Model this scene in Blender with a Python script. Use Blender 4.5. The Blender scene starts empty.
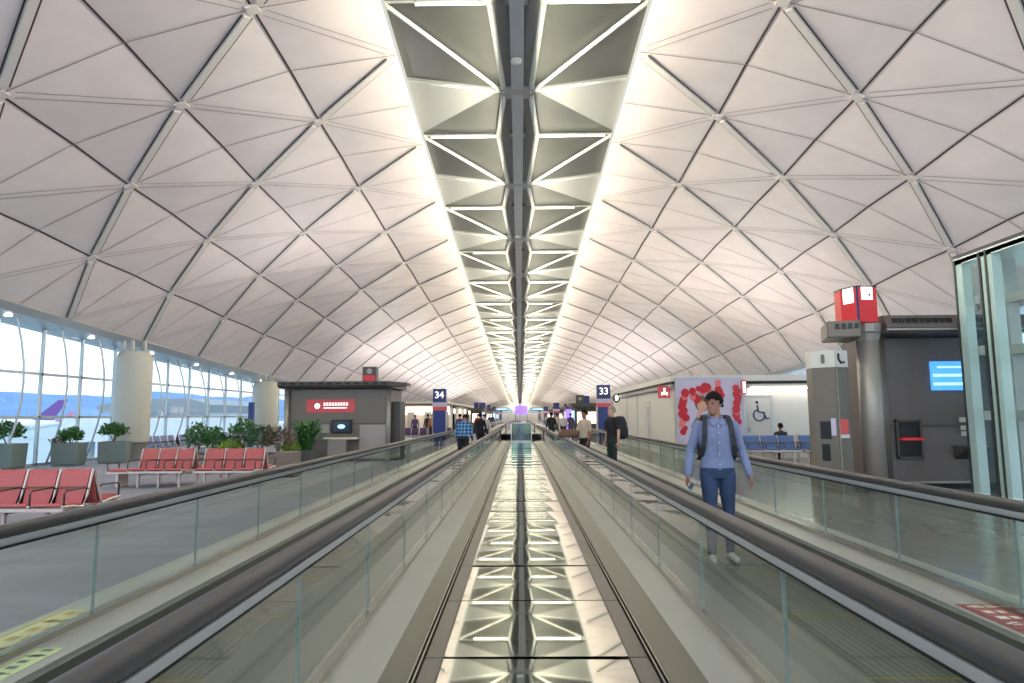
import bpy, bmesh, math, random
from mathutils import Vector, Matrix, noise
random.seed(7)
PI = math.pi
SC = bpy.context.scene
COL = SC.collection
CAMZ = 1.55
SL = 0.0167          # the roof falls gently along the hall

# ------------------------------------------------------------------ materials
def lin(c):
    out = []
    for v in c:
        v = v/255.0
        out.append(v/12.92 if v <= .04045 else ((v+.055)/1.055)**2.4)
    return (*out, 1.0)
M = {}
def mat(name, rgb, rough=.5, metal=0.0, emit=None, estr=0.0, noise_amt=0.0, nscale=5.0, bump=0.0, bscale=30.0, spec=.5, stretch=None, coat=0.0):
    m = bpy.data.materials.new(name); m.use_nodes = True
    nt = m.node_tree; b = nt.nodes['Principled BSDF']
    b.inputs['Base Color'].default_value = lin(rgb)
    b.inputs['Roughness'].default_value = rough
    b.inputs['Metallic'].default_value = metal
    b.inputs['Specular IOR Level'].default_value = spec
    b.inputs['Coat Weight'].default_value = coat
    if emit is not None:
        b.inputs['Emission Color'].default_value = lin(emit)
        b.inputs['Emission Strength'].default_value = estr
    tc = None
    if noise_amt or bump:
        tc = nt.nodes.new('ShaderNodeTexCoord'); mp = nt.nodes.new('ShaderNodeMapping')
        nt.links.new(tc.outputs['Object'], mp.inputs['Vector'])
        if stretch: mp.inputs['Scale'].default_value = stretch
    if noise_amt:
        n = nt.nodes.new('ShaderNodeTexNoise'); n.inputs['Scale'].default_value = nscale; n.inputs['Detail'].default_value = 6
        nt.links.new(mp.outputs[0], n.inputs['Vector'])
        r = nt.nodes.new('ShaderNodeMapRange')
        r.inputs['From Min'].default_value = .3; r.inputs['From Max'].default_value = .7
        r.inputs['To Min'].default_value = 1-noise_amt; r.inputs['To Max'].default_value = 1+noise_amt
        nt.links.new(n.outputs['Fac'], r.inputs['Value'])
        x = nt.nodes.new('ShaderNodeVectorMath'); x.operation = 'SCALE'
        x.inputs[0].default_value = lin(rgb)[:3]
        nt.links.new(r.outputs[0], x.inputs['Scale']); nt.links.new(x.outputs[0], b.inputs['Base Color'])
    if bump:
        n = nt.nodes.new('ShaderNodeTexNoise'); n.inputs['Scale'].default_value = bscale; n.inputs['Detail'].default_value = 3
        nt.links.new(mp.outputs[0], n.inputs['Vector'])
        bp = nt.nodes.new('ShaderNodeBump'); bp.inputs['Strength'].default_value = bump; bp.inputs['Distance'].default_value = .02
        nt.links.new(n.outputs['Fac'], bp.inputs['Height']); nt.links.new(bp.outputs[0], b.inputs['Normal'])
    M[name] = m
    return m
def glass(name, tint, ior=1.45, boost=0.0):
    m = bpy.data.materials.new(name); m.use_nodes = True
    nt = m.node_tree; nt.nodes.clear()
    o = nt.nodes.new('ShaderNodeOutputMaterial'); mx = nt.nodes.new('ShaderNodeMixShader')
    t = nt.nodes.new('ShaderNodeBsdfTransparent'); g = nt.nodes.new('ShaderNodeBsdfGlossy'); f = nt.nodes.new('ShaderNodeFresnel')
    t.inputs[0].default_value = lin(tint); g.inputs['Roughness'].default_value = 0.02; f.inputs[0].default_value = ior
    a = nt.nodes.new('ShaderNodeMath'); a.operation = 'ADD'; a.inputs[1].default_value = boost; a.use_clamp = True
    ge = nt.nodes.new('ShaderNodeNewGeometry'); iv = nt.nodes.new('ShaderNodeMath'); iv.operation = 'SUBTRACT'; iv.inputs[0].default_value = 1; iv.use_clamp = True
    fm = nt.nodes.new('ShaderNodeMath'); fm.operation = 'MULTIPLY'   # reflect only where the ray enters, so no total internal reflection in thin panes
    nt.links.new(ge.outputs['Backfacing'], iv.inputs[1]); nt.links.new(f.outputs[0], fm.inputs[0]); nt.links.new(iv.outputs[0], fm.inputs[1])
    nt.links.new(fm.outputs[0], a.inputs[0]); nt.links.new(a.outputs[0], mx.inputs[0])
    nt.links.new(t.outputs[0], mx.inputs[1]); nt.links.new(g.outputs[0], mx.inputs[2]); nt.links.new(mx.outputs[0], o.inputs[0])
    M[name] = m
mat('vault', (222,211,210), .42, noise_amt=.05, nscale=.9, bump=.25, bscale=.5)
mat('vault_rib', (205,200,196), .45)
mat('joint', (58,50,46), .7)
mat('faint_joint', (146,138,134), .7)
mat('sky_panel', (104,106,103), .40, metal=.55, noise_amt=.05, nscale=1.5)
mat('sky_dark', (168,169,166), .5, metal=.15)
mat('white_tube', (238,238,228), .3)
mat('lamp', (255,252,235), .4, emit=(255,250,225), estr=3)
mat('grey_paint', (186,188,188), .45)
mat('silver', (196,199,200), .36, metal=.6)
mat('steel', (168,168,160), .24, metal=.9, noise_amt=.03, nscale=3, bump=.02, bscale=60, stretch=(1,.05,1))
mat('plate', (196,197,190), .36, metal=.65, noise_amt=.03, nscale=2)
mat('mirror_steel', (206,210,202), .025, metal=1.0, bump=.004, bscale=3)
mat('plate_dark', (140,142,137), .36, metal=.7, noise_amt=.03, nscale=2)
mat('seal', (132,142,140), .5)
mat('slope_steel', (120,120,114), .32, metal=.8)
mat('black_gap', (18,18,18), .6)
mat('rubber', (66,65,64), .34, spec=.5)
mat('pallet', (112,118,114), .4, metal=.35, noise_amt=.06, nscale=2, stretch=(1,.2,1))
mat('carpet', (142,142,152), .9, noise_amt=.14, nscale=1.2, bump=.3, bscale=60, stretch=(.5,1.6,1))
mat('granite', (138,136,135), .16, noise_amt=.12, nscale=3.5)
glass('glass', (240,247,243), boost=.014)
glass('clear_glass', (240,247,247), boost=.0)
glass('green_glass', (165,192,186), boost=.03)
mat('mullion', (176,188,196), .35, metal=.2)
mat('column', (184,183,174), .5, noise_amt=.02)
mat('column_base', (176,176,168), .5)
mat('red_seat', (186,94,92), .5, noise_amt=.05, nscale=20, bump=.1, bscale=80)
mat('blue_seat', (84,112,160), .5, noise_amt=.05, nscale=20)
mat('seat_frame', (214,198,190), .35, metal=.4)
mat('arm', (46,44,48), .4)
mat('planter', (104,118,116), .5)
mat('planter_dark', (74,78,74), .5)
mat('planter_brown', (128,116,106), .5)
mat('soil', (62,50,40), .9)
mat('leaf', (62,108,54), .5, noise_amt=.3, nscale=6)
mat('leaf_light', (142,176,76), .5, noise_amt=.25, nscale=6)
mat('leaf_dark', (58,92,56), .5, noise_amt=.3, nscale=6)
mat('leaf_brown', (110,96,80), .5, noise_amt=.3, nscale=6)
mat('bark', (110,88,66), .8)
mat('kiosk', (114,108,98), .42, metal=.35, noise_amt=.03, nscale=3)
mat('kiosk_dark', (80,78,75), .45, metal=.2)
mat('kiosk_brown', (108,100,97), .4, metal=.3, noise_amt=.05, nscale=1.5, stretch=(3,3,.1))
mat('kiosk_mid', (160,156,148), .42, metal=.35)
mat('black', (20,20,22), .4)
mat('red_sign', (184,44,50), .4, emit=(190,40,46), estr=.15)
mat('dull_red_sign', (160,70,72), .5, emit=(170,60,64), estr=.25)
mat('white_sign', (240,240,240), .5, emit=(255,255,255), estr=.6)
mat('lit_white', (255,255,255), .5, emit=(255,250,235), estr=2.2)
mat('blue_sign', (34,44,92), .4, emit=(34,46,110), estr=.12)
mat('royal', (40,56,118), .4, emit=(40,58,130), estr=.08)
mat('purple_lit', (120,90,200), .4, emit=(120,90,220), estr=1.3)
mat('lavender', (196,190,216), .5)
mat('balloon', (196,44,56), .3)
mat('balloon_pale', (226,120,120), .3)
mat('screen', (60,130,210), .2, emit=(70,140,215), estr=.8)
mat('screen_pale', (160,195,225), .3, emit=(160,200,230), estr=.7)
mat('wall_white', (214,212,206), .5, noise_amt=.02)
mat('wall_warm', (232,218,200), .55)
mat('door_white', (206,204,196), .45)
mat('dark_line', (60,60,62), .5)
mat('shop_glow', (255,240,215), .5, emit=(255,236,208), estr=1.0)
mat('lift_frame', (232,244,240), .4, metal=.1)
mat('yellow_sticker', (222,212,156), .4)
mat('green_sticker', (198,214,160), .4)
mat('red_sticker', (150,86,84), .4)
mat('pale_sticker', (228,222,206), .4)
mat('ochre_print', (188,160,96), .5)
mat('comb', (150,140,60), .5)
mat('skin', (158,110,88), .5)
mat('skin_pale', (214,164,138), .5)
mat('skin_dark', (140,98,78), .5)
mat('hair', (20,17,16), .8, bump=.8, bscale=50, spec=.2)
mat('hair_grey', (150,142,132), .6)
mat('shirt_blue', (120,130,162), .75, noise_amt=.07, nscale=7, bump=.5, bscale=11)
mat('jeans', (46,64,94), .8, noise_amt=.22, nscale=7, bump=.4, bscale=15)
mat('trousers_dark', (38,40,46), .8)
mat('trousers_green', (38,58,50), .8)
mat('shirt_black', (34,34,38), .8)
mat('shirt_beige', (206,188,160), .8, noise_amt=.05, nscale=6)
mat('shirt_purple', (84,66,110), .8)
mat('shirt_red', (170,50,50), .8)
mat('shirt_white', (205,205,205), .8)
mat('shirt_orange', (196,130,90), .8)
mat('shoe', (190,188,184), .5)
mat('shoe_dark', (40,36,34), .5)
mat('bag_dark', (40,42,48), .7)
mat('bag_brown', (112,84,62), .6)
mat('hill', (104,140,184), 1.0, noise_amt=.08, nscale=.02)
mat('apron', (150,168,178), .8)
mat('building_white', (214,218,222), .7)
mat('building_grey', (140,146,152), .7)
mat('glass_dark', (70,84,96), .2, metal=.3)
mat('tail_purple', (112,70,150), .4)
mat('tail_pink', (206,130,160), .4)
mat('plane_white', (235,236,238), .4)
# plaid shirt
def plaid():
    m = bpy.data.materials.new('plaid'); m.use_nodes = True; nt = m.node_tree; b = nt.nodes['Principled BSDF']
    tc = nt.nodes.new('ShaderNodeTexCoord')
    ws = []
    for ax in ('X', 'Z'):
        w = nt.nodes.new('ShaderNodeTexWave'); w.wave_type = 'BANDS'; w.bands_direction = ax; w.inputs['Scale'].default_value = 3.2
        nt.links.new(tc.outputs['Object'], w.inputs['Vector']); ws.append(w)
    ad = nt.nodes.new('ShaderNodeMath'); ad.operation = 'ADD'
    nt.links.new(ws[0].outputs['Fac'], ad.inputs[0]); nt.links.new(ws[1].outputs['Fac'], ad.inputs[1])
    r = nt.nodes.new('ShaderNodeValToRGB'); r.color_ramp.elements[0].color = lin((28,48,96)); r.color_ramp.elements[1].color = lin((150,196,222))
    e = r.color_ramp.elements.new(.5); e.color = lin((62,120,170))
    h = nt.nodes.new('ShaderNodeMath'); h.operation = 'MULTIPLY'; h.inputs[1].default_value = .5
    nt.links.new(ad.outputs[0], h.inputs[0]); nt.links.new(h.outputs[0], r.inputs[0]); nt.links.new(r.outputs[0], b.inputs['Base Color'])
    b.inputs['Roughness'].default_value = .8; M['plaid'] = m
plaid()

# ------------------------------------------------------------------ mesh helpers
class MB:
    def __init__(s): s.v = []; s.f = []; s.mi = []; s.cur = 0
    def add(s, vs, fs):
        b = len(s.v); s.v += [tuple(x) for x in vs]; s.f += [tuple(i+b for i in f) for f in fs]; s.mi += [s.cur]*len(fs)
    def box(s, c, d, rz=0.0, R=None):
        R = R or Matrix.Rotation(rz, 3, 'Z'); c = Vector(c)
        vs = [c + R @ Vector((sx*d[0]/2, sy*d[1]/2, sz*d[2]/2)) for sx in (-1,1) for sy in (-1,1) for sz in (-1,1)]
        s.add(vs, [(0,1,3,2),(4,6,7,5),(0,4,5,1),(2,3,7,6),(0,2,6,4),(1,5,7,3)]); return s
    def bx(s, x0, x1, y0, y1, z0, z1): return s.box(((x0+x1)/2,(y0+y1)/2,(z0+z1)/2), (abs(x1-x0),abs(y1-y0),abs(z1-z0)))
    def quad(s, a, b, c, d): s.add([a,b,c,d], [(0,1,2,3)]); return s
    def tri(s, a, b, c): s.add([a,b,c], [(0,1,2)]); return s
    def ribbon(s, a, b, w, n, off=.0, th=.0):
        a, b, n = Vector(a), Vector(b), Vector(n).normalized()
        t = (b-a).normalized(); u = t.cross(n).normalized()*w/2; o = n*off
        if th <= 0: return s.quad(a-u+o, a+u+o, b+u+o, b-u+o)
        h = n*th
        s.add([a-u, a+u, b+u, b-u, a-u+h, a+u+h, b+u+h, b-u+h], [(0,1,2,3),(4,5,6,7),(0,1,5,4),(1,2,6,5),(2,3,7,6),(3,0,4,7)]); return s
    def rings(s, rs, cap=True):
        n = len(rs[0]); vs = [p for r in rs for p in r]; fs = []
        for i in range(len(rs)-1):
            for k in range(n): fs.append((i*n+k, i*n+(k+1)%n, (i+1)*n+(k+1)%n, (i+1)*n+k))
        if cap: fs.append(tuple(reversed(range(n)))); fs.append(tuple(range((len(rs)-1)*n, len(rs)*n)))
        s.add(vs, fs); return s
    def path(s, pts, rad, n=8, prof=None, side=None):
        pts = [Vector(p) for p in pts]; rs = []
        for i, p in enumerate(pts):
            t = (pts[min(i+1,len(pts)-1)] - pts[max(i-1,0)]).normalized()
            ref = Vector(side) if side else (Vector((0,0,1)) if abs(t.z) < .9 else Vector((0,1,0)))
            if side: u = ref; w = t.cross(u).normalized()*-1
            else: u = t.cross(ref).normalized(); w = u.cross(t).normalized()
            r = rad[i] if isinstance(rad, (list,tuple)) else rad
            if prof: rs.append([p + u*a + w*b for a, b in prof])
            else: rs.append([p + (u*math.cos(2*PI*k/n) + w*math.sin(2*PI*k/n))*r for k in range(n)])
        return s.rings(rs)
    def cyl(s, c, r, z0, z1, n=24, r2=None):
        r2 = r if r2 is None else r2
        return s.rings([[(c[0]+rr*math.cos(2*PI*k/n), c[1]+rr*math.sin(2*PI*k/n), z) for k in range(n)] for rr, z in ((r,z0),(r2,z1))])
    def lathe(s, c, prof, n=24):
        return s.rings([[(c[0]+r*math.cos(2*PI*k/n), c[1]+r*math.sin(2*PI*k/n), c[2]+z) for k in range(n)] for r, z in prof])
    def ell(s, c, r, n=12, m=8, R=None):
        R = R or Matrix.Identity(3); c = Vector(c); rs = []
        for i in range(m+1):
            a = -PI/2 + PI*(i+.02)/(m+.04)
            rs.append([c + R @ Vector((r[0]*math.cos(a)*math.cos(2*PI*k/n), r[1]*math.cos(a)*math.sin(2*PI*k/n), r[2]*math.sin(a))) for k in range(n)])
        return s.rings(rs)
    def prism(s, poly, axis, a0, a1):
        # poly of 2D points, extruded along axis ('x','y','z') from a0 to a1
        def pt(p, a): return {'x': (a,p[0],p[1]), 'y': (p[0],a,p[1]), 'z': (p[0],p[1],a)}[axis]
        return s.rings([[pt(p, a0) for p in poly], [pt(p, a1) for p in poly]])
    def build(s, name, m, parent=None, smooth=False, bevel=0.0):
        me = bpy.data.meshes.new(name); me.from_pydata(s.v, [], s.f)
        ms = m if isinstance(m, (list,tuple)) else [m]
        for x in ms: me.materials.append(M[x])
        if len(ms) > 1: me.polygons.foreach_set('material_index', s.mi)
        bm = bmesh.new(); bm.from_mesh(me); bmesh.ops.recalc_face_normals(bm, faces=bm.faces); bm.to_mesh(me); bm.free()
        if smooth: me.shade_smooth() if hasattr(me, 'shade_smooth') else me.polygons.foreach_set('use_smooth', [True]*len(me.polygons))
        o = bpy.data.objects.new(name, me); COL.objects.link(o)
        if parent: o.parent = parent
        if bevel:
            b = o.modifiers.new('edge', 'BEVEL'); b.width = bevel; b.segments = 2; b.limit_method = 'ANGLE'
        return o
def tag(o, label, cat, group=None, kind=None):
    o['label'] = label; o['category'] = cat
    if group: o['group'] = group
    if kind: o['kind'] = kind
    return o
def empty(name, loc=(0,0,0), rz=0.0):
    o = bpy.data.objects.new(name, None); COL.objects.link(o); o.location = loc; o.rotation_euler = (0,0,rz); o.empty_display_size = .2
    return o
def thing(name, label, cat, loc=(0,0,0), rz=0.0, group=None): return tag(empty(name, loc, rz), label, cat, group)
def struct(o): o['kind'] = 'structure'; return o
def copy_tree(o, parent=None):
    c = o.copy(); COL.objects.link(c)
    if parent: c.parent = parent
    for ch in list(o.children): copy_tree(ch, c)
    return c
def text(s, size, m, parent, loc, rot=(PI/2,0,0), name='lettering', ext=.004, sx=1.0):
    cu = bpy.data.curves.new(name, 'FONT'); cu.body = s; cu.size = size; cu.extrude = ext; cu.align_x = 'CENTER'; cu.align_y = 'CENTER'; cu.offset = size*.012
    t = bpy.data.objects.new('tmp', cu); COL.objects.link(t)
    dg = bpy.context.evaluated_depsgraph_get(); me = bpy.data.meshes.new_from_object(t.evaluated_get(dg))
    bpy.data.objects.remove(t); me.materials.clear(); me.materials.append(M[m])
    o = bpy.data.objects.new(name, me); COL.objects.link(o); o.parent = parent; o.location = loc; o.rotation_euler = rot; o.scale = (sx,1,1)
    return o

# ------------------------------------------------------------------ camera and world
cam = bpy.data.cameras.new('camera'); cam.lens = 660/1024*36; cam.sensor_width = 36; cam.clip_start = .05; cam.clip_end = 3000
co = bpy.data.objects.new('camera', cam); COL.objects.link(co)
co.matrix_world = Matrix.Translation((0,0,CAMZ)) @ Matrix.Rotation(math.atan(7.5/660), 4, 'Z') @ Matrix.Rotation(PI/2 + math.atan(74.5/660), 4, 'X') @ Matrix.Rotation(-.007, 4, 'Z')
SC.camera = co
w = bpy.data.worlds.new('world'); SC.world = w; w.use_nodes = True; nt = w.node_tree
bg = nt.nodes['Background']; tc = nt.nodes.new('ShaderNodeTexCoord')
n = nt.nodes.new('ShaderNodeTexNoise'); n.inputs['Scale'].default_value = 5; n.inputs['Detail'].default_value = 6
r = nt.nodes.new('ShaderNodeValToRGB'); r.color_ramp.elements[0].position = .38; r.color_ramp.elements[1].position = .62
r.color_ramp.elements[0].color = lin((196,220,250)); r.color_ramp.elements[1].color = lin((246,246,252))
nt.links.new(tc.outputs['Generated'], n.inputs['Vector']); nt.links.new(n.outputs['Fac'], r.inputs[0]); nt.links.new(r.outputs[0], bg.inputs['Color'])
bg.inputs['Strength'].default_value = 1.25
vs = SC.view_settings; vs.view_transform = 'Standard'; vs.look = 'None'; vs.exposure = 1.04; vs.gamma = 1.0; vs.use_curve_mapping = False
SC.cycles.max_bounces = 10; SC.cycles.transparent_max_bounces = 40; SC.cycles.caustics_reflective = False; SC.cycles.caustics_refractive = False
SC.cycles.sample_clamp_indirect = 6.0; SC.cycles.use_denoising = True

# ------------------------------------------------------------------ vaulted ceiling
VX = [2.957, 5.533, 8.181, 10.742, 13.197, 15.42]
VH = [10.046, 9.611, 8.836, 7.801, 6.513, 5.034]
def drop(y): return SL*y + 2.478*(1-math.exp(-y/30)) if y > -20 else 0
def roof_z(h, y): return CAMZ + h - drop(y)
NS = 4.639
def vault(side, phase):
    J0, J1 = -5, 45
    def node(k, j): 
        y = 15.22 + phase + NS*j + NS/2*k
        return Vector((side*VX[k], y, roof_z(VH[k], y)))
    def nrm(k):   # inward normal of the roof between line k and k+1
        k = max(0, min(4, k)); dx, dz = VX[k+1]-VX[k], VH[k+1]-VH[k]
        return Vector((side*dz, 0, -dx)).normalized()
    pm, rib, dk, ft = MB(), MB(), MB(), MB()
    def mid(k, j):
        m = (node(k,j)+node(k,j+1))/2; n_ = (nrm(k)+nrm(k-1)).normalized()
        return m - n_*(.07 if 0 < k < 5 else 0)
    for k in range(5):
        n_ = nrm(k)
        for j in range(J0, J1):
            a, b, c, d = node(k,j), node(k,j+1), node(k+1,j), node(k+1,j+1)
            m1, m2 = mid(k,j), mid(k+1,j)
            pm.tri(a, m1, c); pm.tri(m1, b, c); pm.tri(c, m2, b); pm.tri(m2, d, b)
            L = (c-a).normalized(); u = L.cross(n_).normalized()
            e = .25
            rib.ribbon(a+L*e, c-L*e, .17, n_, th=.05)
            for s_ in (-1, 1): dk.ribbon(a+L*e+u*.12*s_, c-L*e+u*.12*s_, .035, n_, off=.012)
            L = (c-b).normalized(); u = L.cross(n_).normalized()
            for s_ in (-1, 1): ft.ribbon(b+L*e+u*.10*s_, c-L*e+u*.10*s_, .022, n_, off=.012)
            ft.ribbon(m1+n_*.01, c, .03, n_, off=.012)
            ft.ribbon(m2+n_*.01, b, .03, n_, off=.012)
    for k in range(1, 5):
        n_ = (nrm(k)+nrm(k-1)).normalized()
        for j in range(J0, J1):
            a, m1, b = node(k,j), mid(k,j), node(k,j+1)
            L = (b-a).normalized()
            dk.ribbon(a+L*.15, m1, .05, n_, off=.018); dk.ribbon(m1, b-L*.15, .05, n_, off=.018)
            ca = node(k,j); rib.box(ca+n_*.03, (.26,.26,.05), R=Matrix.Rotation(math.atan2(n_.x, -n_.z)*-1, 3, 'Y'))
    pm.build('ceiling', 'vault'); 
    return pm, rib, dk, ft
idx = 1
for side, ph, nm in ((-1, 0.0, 'left'), (1, 0.0, 'right')):
    pm, rib, dk, ft = vault(side, ph)
    c = bpy.data.objects[-1] if False else [o for o in COL.objects if o.name.startswith('ceiling')][-1]; struct(c)
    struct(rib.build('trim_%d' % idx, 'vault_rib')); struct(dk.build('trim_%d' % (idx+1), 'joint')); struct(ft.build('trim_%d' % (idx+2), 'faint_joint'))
    idx += 3
# skylight-strip between the two vaults
MODL = 6.1; SY0 = 19.7 - 4*MODL
SW = 2.957
panels, pdark, tubes, thin = MB(), MB(), MB(), MB()
def sz(y, d=0.0): return roof_z(10.046, y) + .16 - d
lamps = []
for j in range(0, 36):
    y0 = SY0 + j*MODL; ym = y0 + MODL/2; y1 = y0 + MODL
    for s_ in (-1, 1):
        E = Vector((s_*SW, y0, sz(y0))); Mi = Vector((s_*SW, ym, sz(ym))); E2 = Vector((s_*SW, y1, sz(y1)))
        I = Vector((s_*.60, y0, sz(y0,.02))); Cc = Vector((s_*.36, ym+.1, sz(ym,.30))); I2 = Vector((s_*.60, y1, sz(y1,.02)))
        rec = Vector((0,0,.12))
        panels.tri(E+rec, I+rec, Cc+rec); panels.tri(E+rec, Cc+rec, Mi+rec)
        pdark.tri(Mi+rec, Cc+rec, E2+rec); panels.tri(Cc+rec, I2+rec, E2+rec)
        pdark.quad(I, Cc, Cc+Vector((-s_*.36,0,.1)), Vector((0,y0,I.z+.25)))
        pdark.quad(Cc, I2, Vector((0,y1,I2.z+.25)), Cc+Vector((-s_*.36,0,.1)))
        tubes.path([E, Cc], .05, 8)
        tubes.path([I, Cc + Vector((0,-.1,0))], .075, 8); tubes.path([Cc+Vector((0,.1,0)), I2], .075, 8)
        thin.path([Mi+Vector((0,.05,.03)), Cc+Vector((0,0,.03))], .035, 6)
        thin.path([E+Vector((0,.02,.03)), I+Vector((0,0,.05))], .03, 6)
        lamps.append((E, I, j, s_))
    # node block at the middle
    pdark.box((0, ym+.1, sz(ym,.30)), (.84,.5,.12)); pdark.box((0, y0, sz(y0,-.05)), (.5,.3,.1))
o = struct(panels.build('ceiling', 'sky_panel')); struct(pdark.build('ceiling', 'sky_dark'))
struct(tubes.build('trim_7', 'white_tube', smooth=True)); struct(thin.build('trim_8', 'white_tube', smooth=True))
beam = MB()
yseg = [SY0+MODL*i for i in range(37)]
for ya, yb in zip(yseg, yseg[1:]):
    for s_ in (-1, 1):
        beam.quad((s_*SW, ya, sz(ya,-.3)), (s_*SW, yb, sz(yb,-.3)), (s_*(SW-.03), yb, sz(yb,.14)), (s_*(SW-.03), ya, sz(ya,.14)))
        beam.quad((s_*SW, ya, sz(ya,.14)), (s_*SW, yb, sz(yb,.14)), (s_*(SW-.09), yb, sz(yb,.14)), (s_*(SW-.09), ya, sz(ya,.14)))
        beam.quad((s_*.16, ya, sz(ya,.36)), (s_*.16, yb, sz(yb,.36)), (s_*.16, yb, sz(yb,0)), (s_*.16, ya, sz(ya,0)))
    beam.quad((-.16, ya, sz(ya,.36)), (.16, ya, sz(ya,.36)), (.16, yb, sz(yb,.36)), (-.16, yb, sz(yb,.36)))
struct(beam.build('trim_9', 'grey_paint'))
# linear lamps in the strip, one each side of every bay
lp = None
for (E, I, j, s_) in lamps:
    if not (6 <= E.y <= 150): continue
    a = E.lerp(I, .10 if (j+(s_ > 0)) % 3 else .30); b = E.lerp(I, .97)
    t = thing('ceiling_light', 'slim lit tube lamp across a bay of the grey skylight strip', 'ceiling light', (a+b)/2 - Vector((0,0,.03)), 0, 'tube lamps in the skylight strip')
    if lp is None:
        L = (b-a).length
        mb = MB(); mb.box((0,0,.04), (1.0,.10,.04)); h_ = mb
        g = MB(); g.path([(-.49,0,0), (.49,0,0)], .028, 8)
        lp = (h_.build('housing', 'grey_paint', t), g.build('tube', 'lamp', t))
    else:
        for q in lp: c = q.copy(); COL.objects.link(c); c.parent = t
    t.scale = ((b-a).length, 1, 1)
# smoke detector discs on the central beam
for y in (15.2, 28.3):
    d = MB(); d.cyl((0, 0), .13, -.05, 0, 20); d.cyl((0,0), .07, -.08, -.05, 16)
    o = d.build('smoke_detector', 'white_tube', None, True); o.location = (-.02, y, sz(y,.36))
    tag(o, 'small round white detector under the central beam, ' + ('the one higher up toward the viewer' if y < 20 else 'the one farther down the hall'), 'smoke detector')

def area(name, loc, size, sy, power, rot, col=(1,1,1)):
    l = bpy.data.lights.new(name, 'AREA'); l.shape = 'RECTANGLE'; l.size = size; l.size_y = sy; l.energy = power; l.color = col
    o = bpy.data.objects.new(name, l); COL.objects.link(o); o.location = loc; o.rotation_euler = rot
    return o
# cove uplights along both strip edges, plus added rows by the central beam
for s_ in (-1, 1):
    y = -6.0
    while y < 216:
        L = 12.0; yc = y+L/2; za, zb = roof_z(10.046, y), roof_z(10.046, y+L)
        o = area('added_beam_light', (s_*.45, yc, (za+zb)/2-.75), .3, L, 285, (0,0,0), (1,.93,.72))  # added lamp without a fitting, put in to wash the vault
        o.matrix_world = Matrix.Translation(o.location) @ Matrix.Rotation(math.atan2(zb-za, L), 4, 'X') @ Matrix.Rotation(s_*-math.radians(90), 4, 'Y')
        L = 12.0; yc = y+L/2; za, zb = roof_z(10.046, y), roof_z(10.046, y+L)
        o = area('cove_light', (s_*2.9, yc, (za+zb)/2-.75), .35, L, 24, (0,0,0), (1,.92,.70))
        o.matrix_world = Matrix.Translation(o.location) @ Matrix.Rotation(math.atan2(zb-za, L), 4, 'X') @ Matrix.Rotation(s_*-math.radians(105), 4, 'Y')
        y += L
# fill uplights added above the shop and kiosk roofs to brighten the vault
cz_ = None
for (x, y, sx, sy, p) in ((-6.4,24.9,2.8,2.2,90), (-9,80,5,70,700), (8.6,30,5,10,110), (9,80,5,70,700), (8.6,15.4,2.4,2.0,22)):
    area('added_roof_uplight', (x, y, 3.7), sx, sy, p, (PI,0,0), (1,.96,.93))

area('shop_downlight', (-7.2,48,2.34), 3.6, 5, 70, (0,0,0), (1,.93,.82))
area('soffit_light', (10.6,23.85,2.48), 5.0, .1, 22, (0,0,0), (1,.95,.82))
area('added_far_light', (-7,150,2.9), 4, 60, 350, (PI,0,0), (1,.95,.85)); area('added_far_light', (7,150,2.9), 4, 60, 350, (PI,0,0), (1,.95,.85))  # fill uplights added to brighten the far end of the hall
# ------------------------------------------------------------------ floor, eaves, facades
fl = MB(); fl.quad((-16.5,-14,0), (0,-14,0), (0,225,0), (-16.5,225,0)); struct(fl.build('floor', 'carpet'))
fl = MB(); fl.quad((0,-14,0.0), (16.5,-14,0.0), (16.5,225,0.0), (0,225,0.0)); struct(fl.build('floor', 'granite'))
tr = 10
for s_, nm in ((-1,'left'), (1,'right')):
    e = MB()
    for y in range(-14, 222, 4):
        za, zb = roof_z(5.034, y), roof_z(5.034, y+4)
        e.prism([(0,0)], 'y', 0, 0) if False else None
        def P_(x, z, y_): return (s_*x, y_, z)
        e.add([P_(15.30,za-.02,y),P_(15.42,za+.12,y),P_(16.6,za+.05,y),P_(16.4,za-.42,y),P_(15.55,za-.22,y),
               P_(15.30,zb-.02,y+4),P_(15.42,zb+.12,y+4),P_(16.6,zb+.05,y+4),P_(16.4,zb-.42,y+4),P_(15.55,zb-.22,y+4)],
              [(0,1,6,5),(1,2,7,6),(2,3,8,7),(3,4,9,8),(4,0,5,9)])
    struct(e.build('trim_%d' % tr, 'silver')); tr += 1
    for y in [18+2*i for i in range(12)]:
        if s_ < 0 and y % 4 == 0:
            d = MB(); d.lathe((0,0,0), [(.02,-.02),(.10,-.02),(.11,.0),(.11,.03)], 14)
            o = d.build('spotlight', ['lit_white'], None, True); o.location = (-15.8, y, roof_z(5.034, y)-.30)
            tag(o, 'small round spotlight set in the silver eave above the window wall', 'spotlight', 'spotlights along the window eave')
nwin = 1
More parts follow.
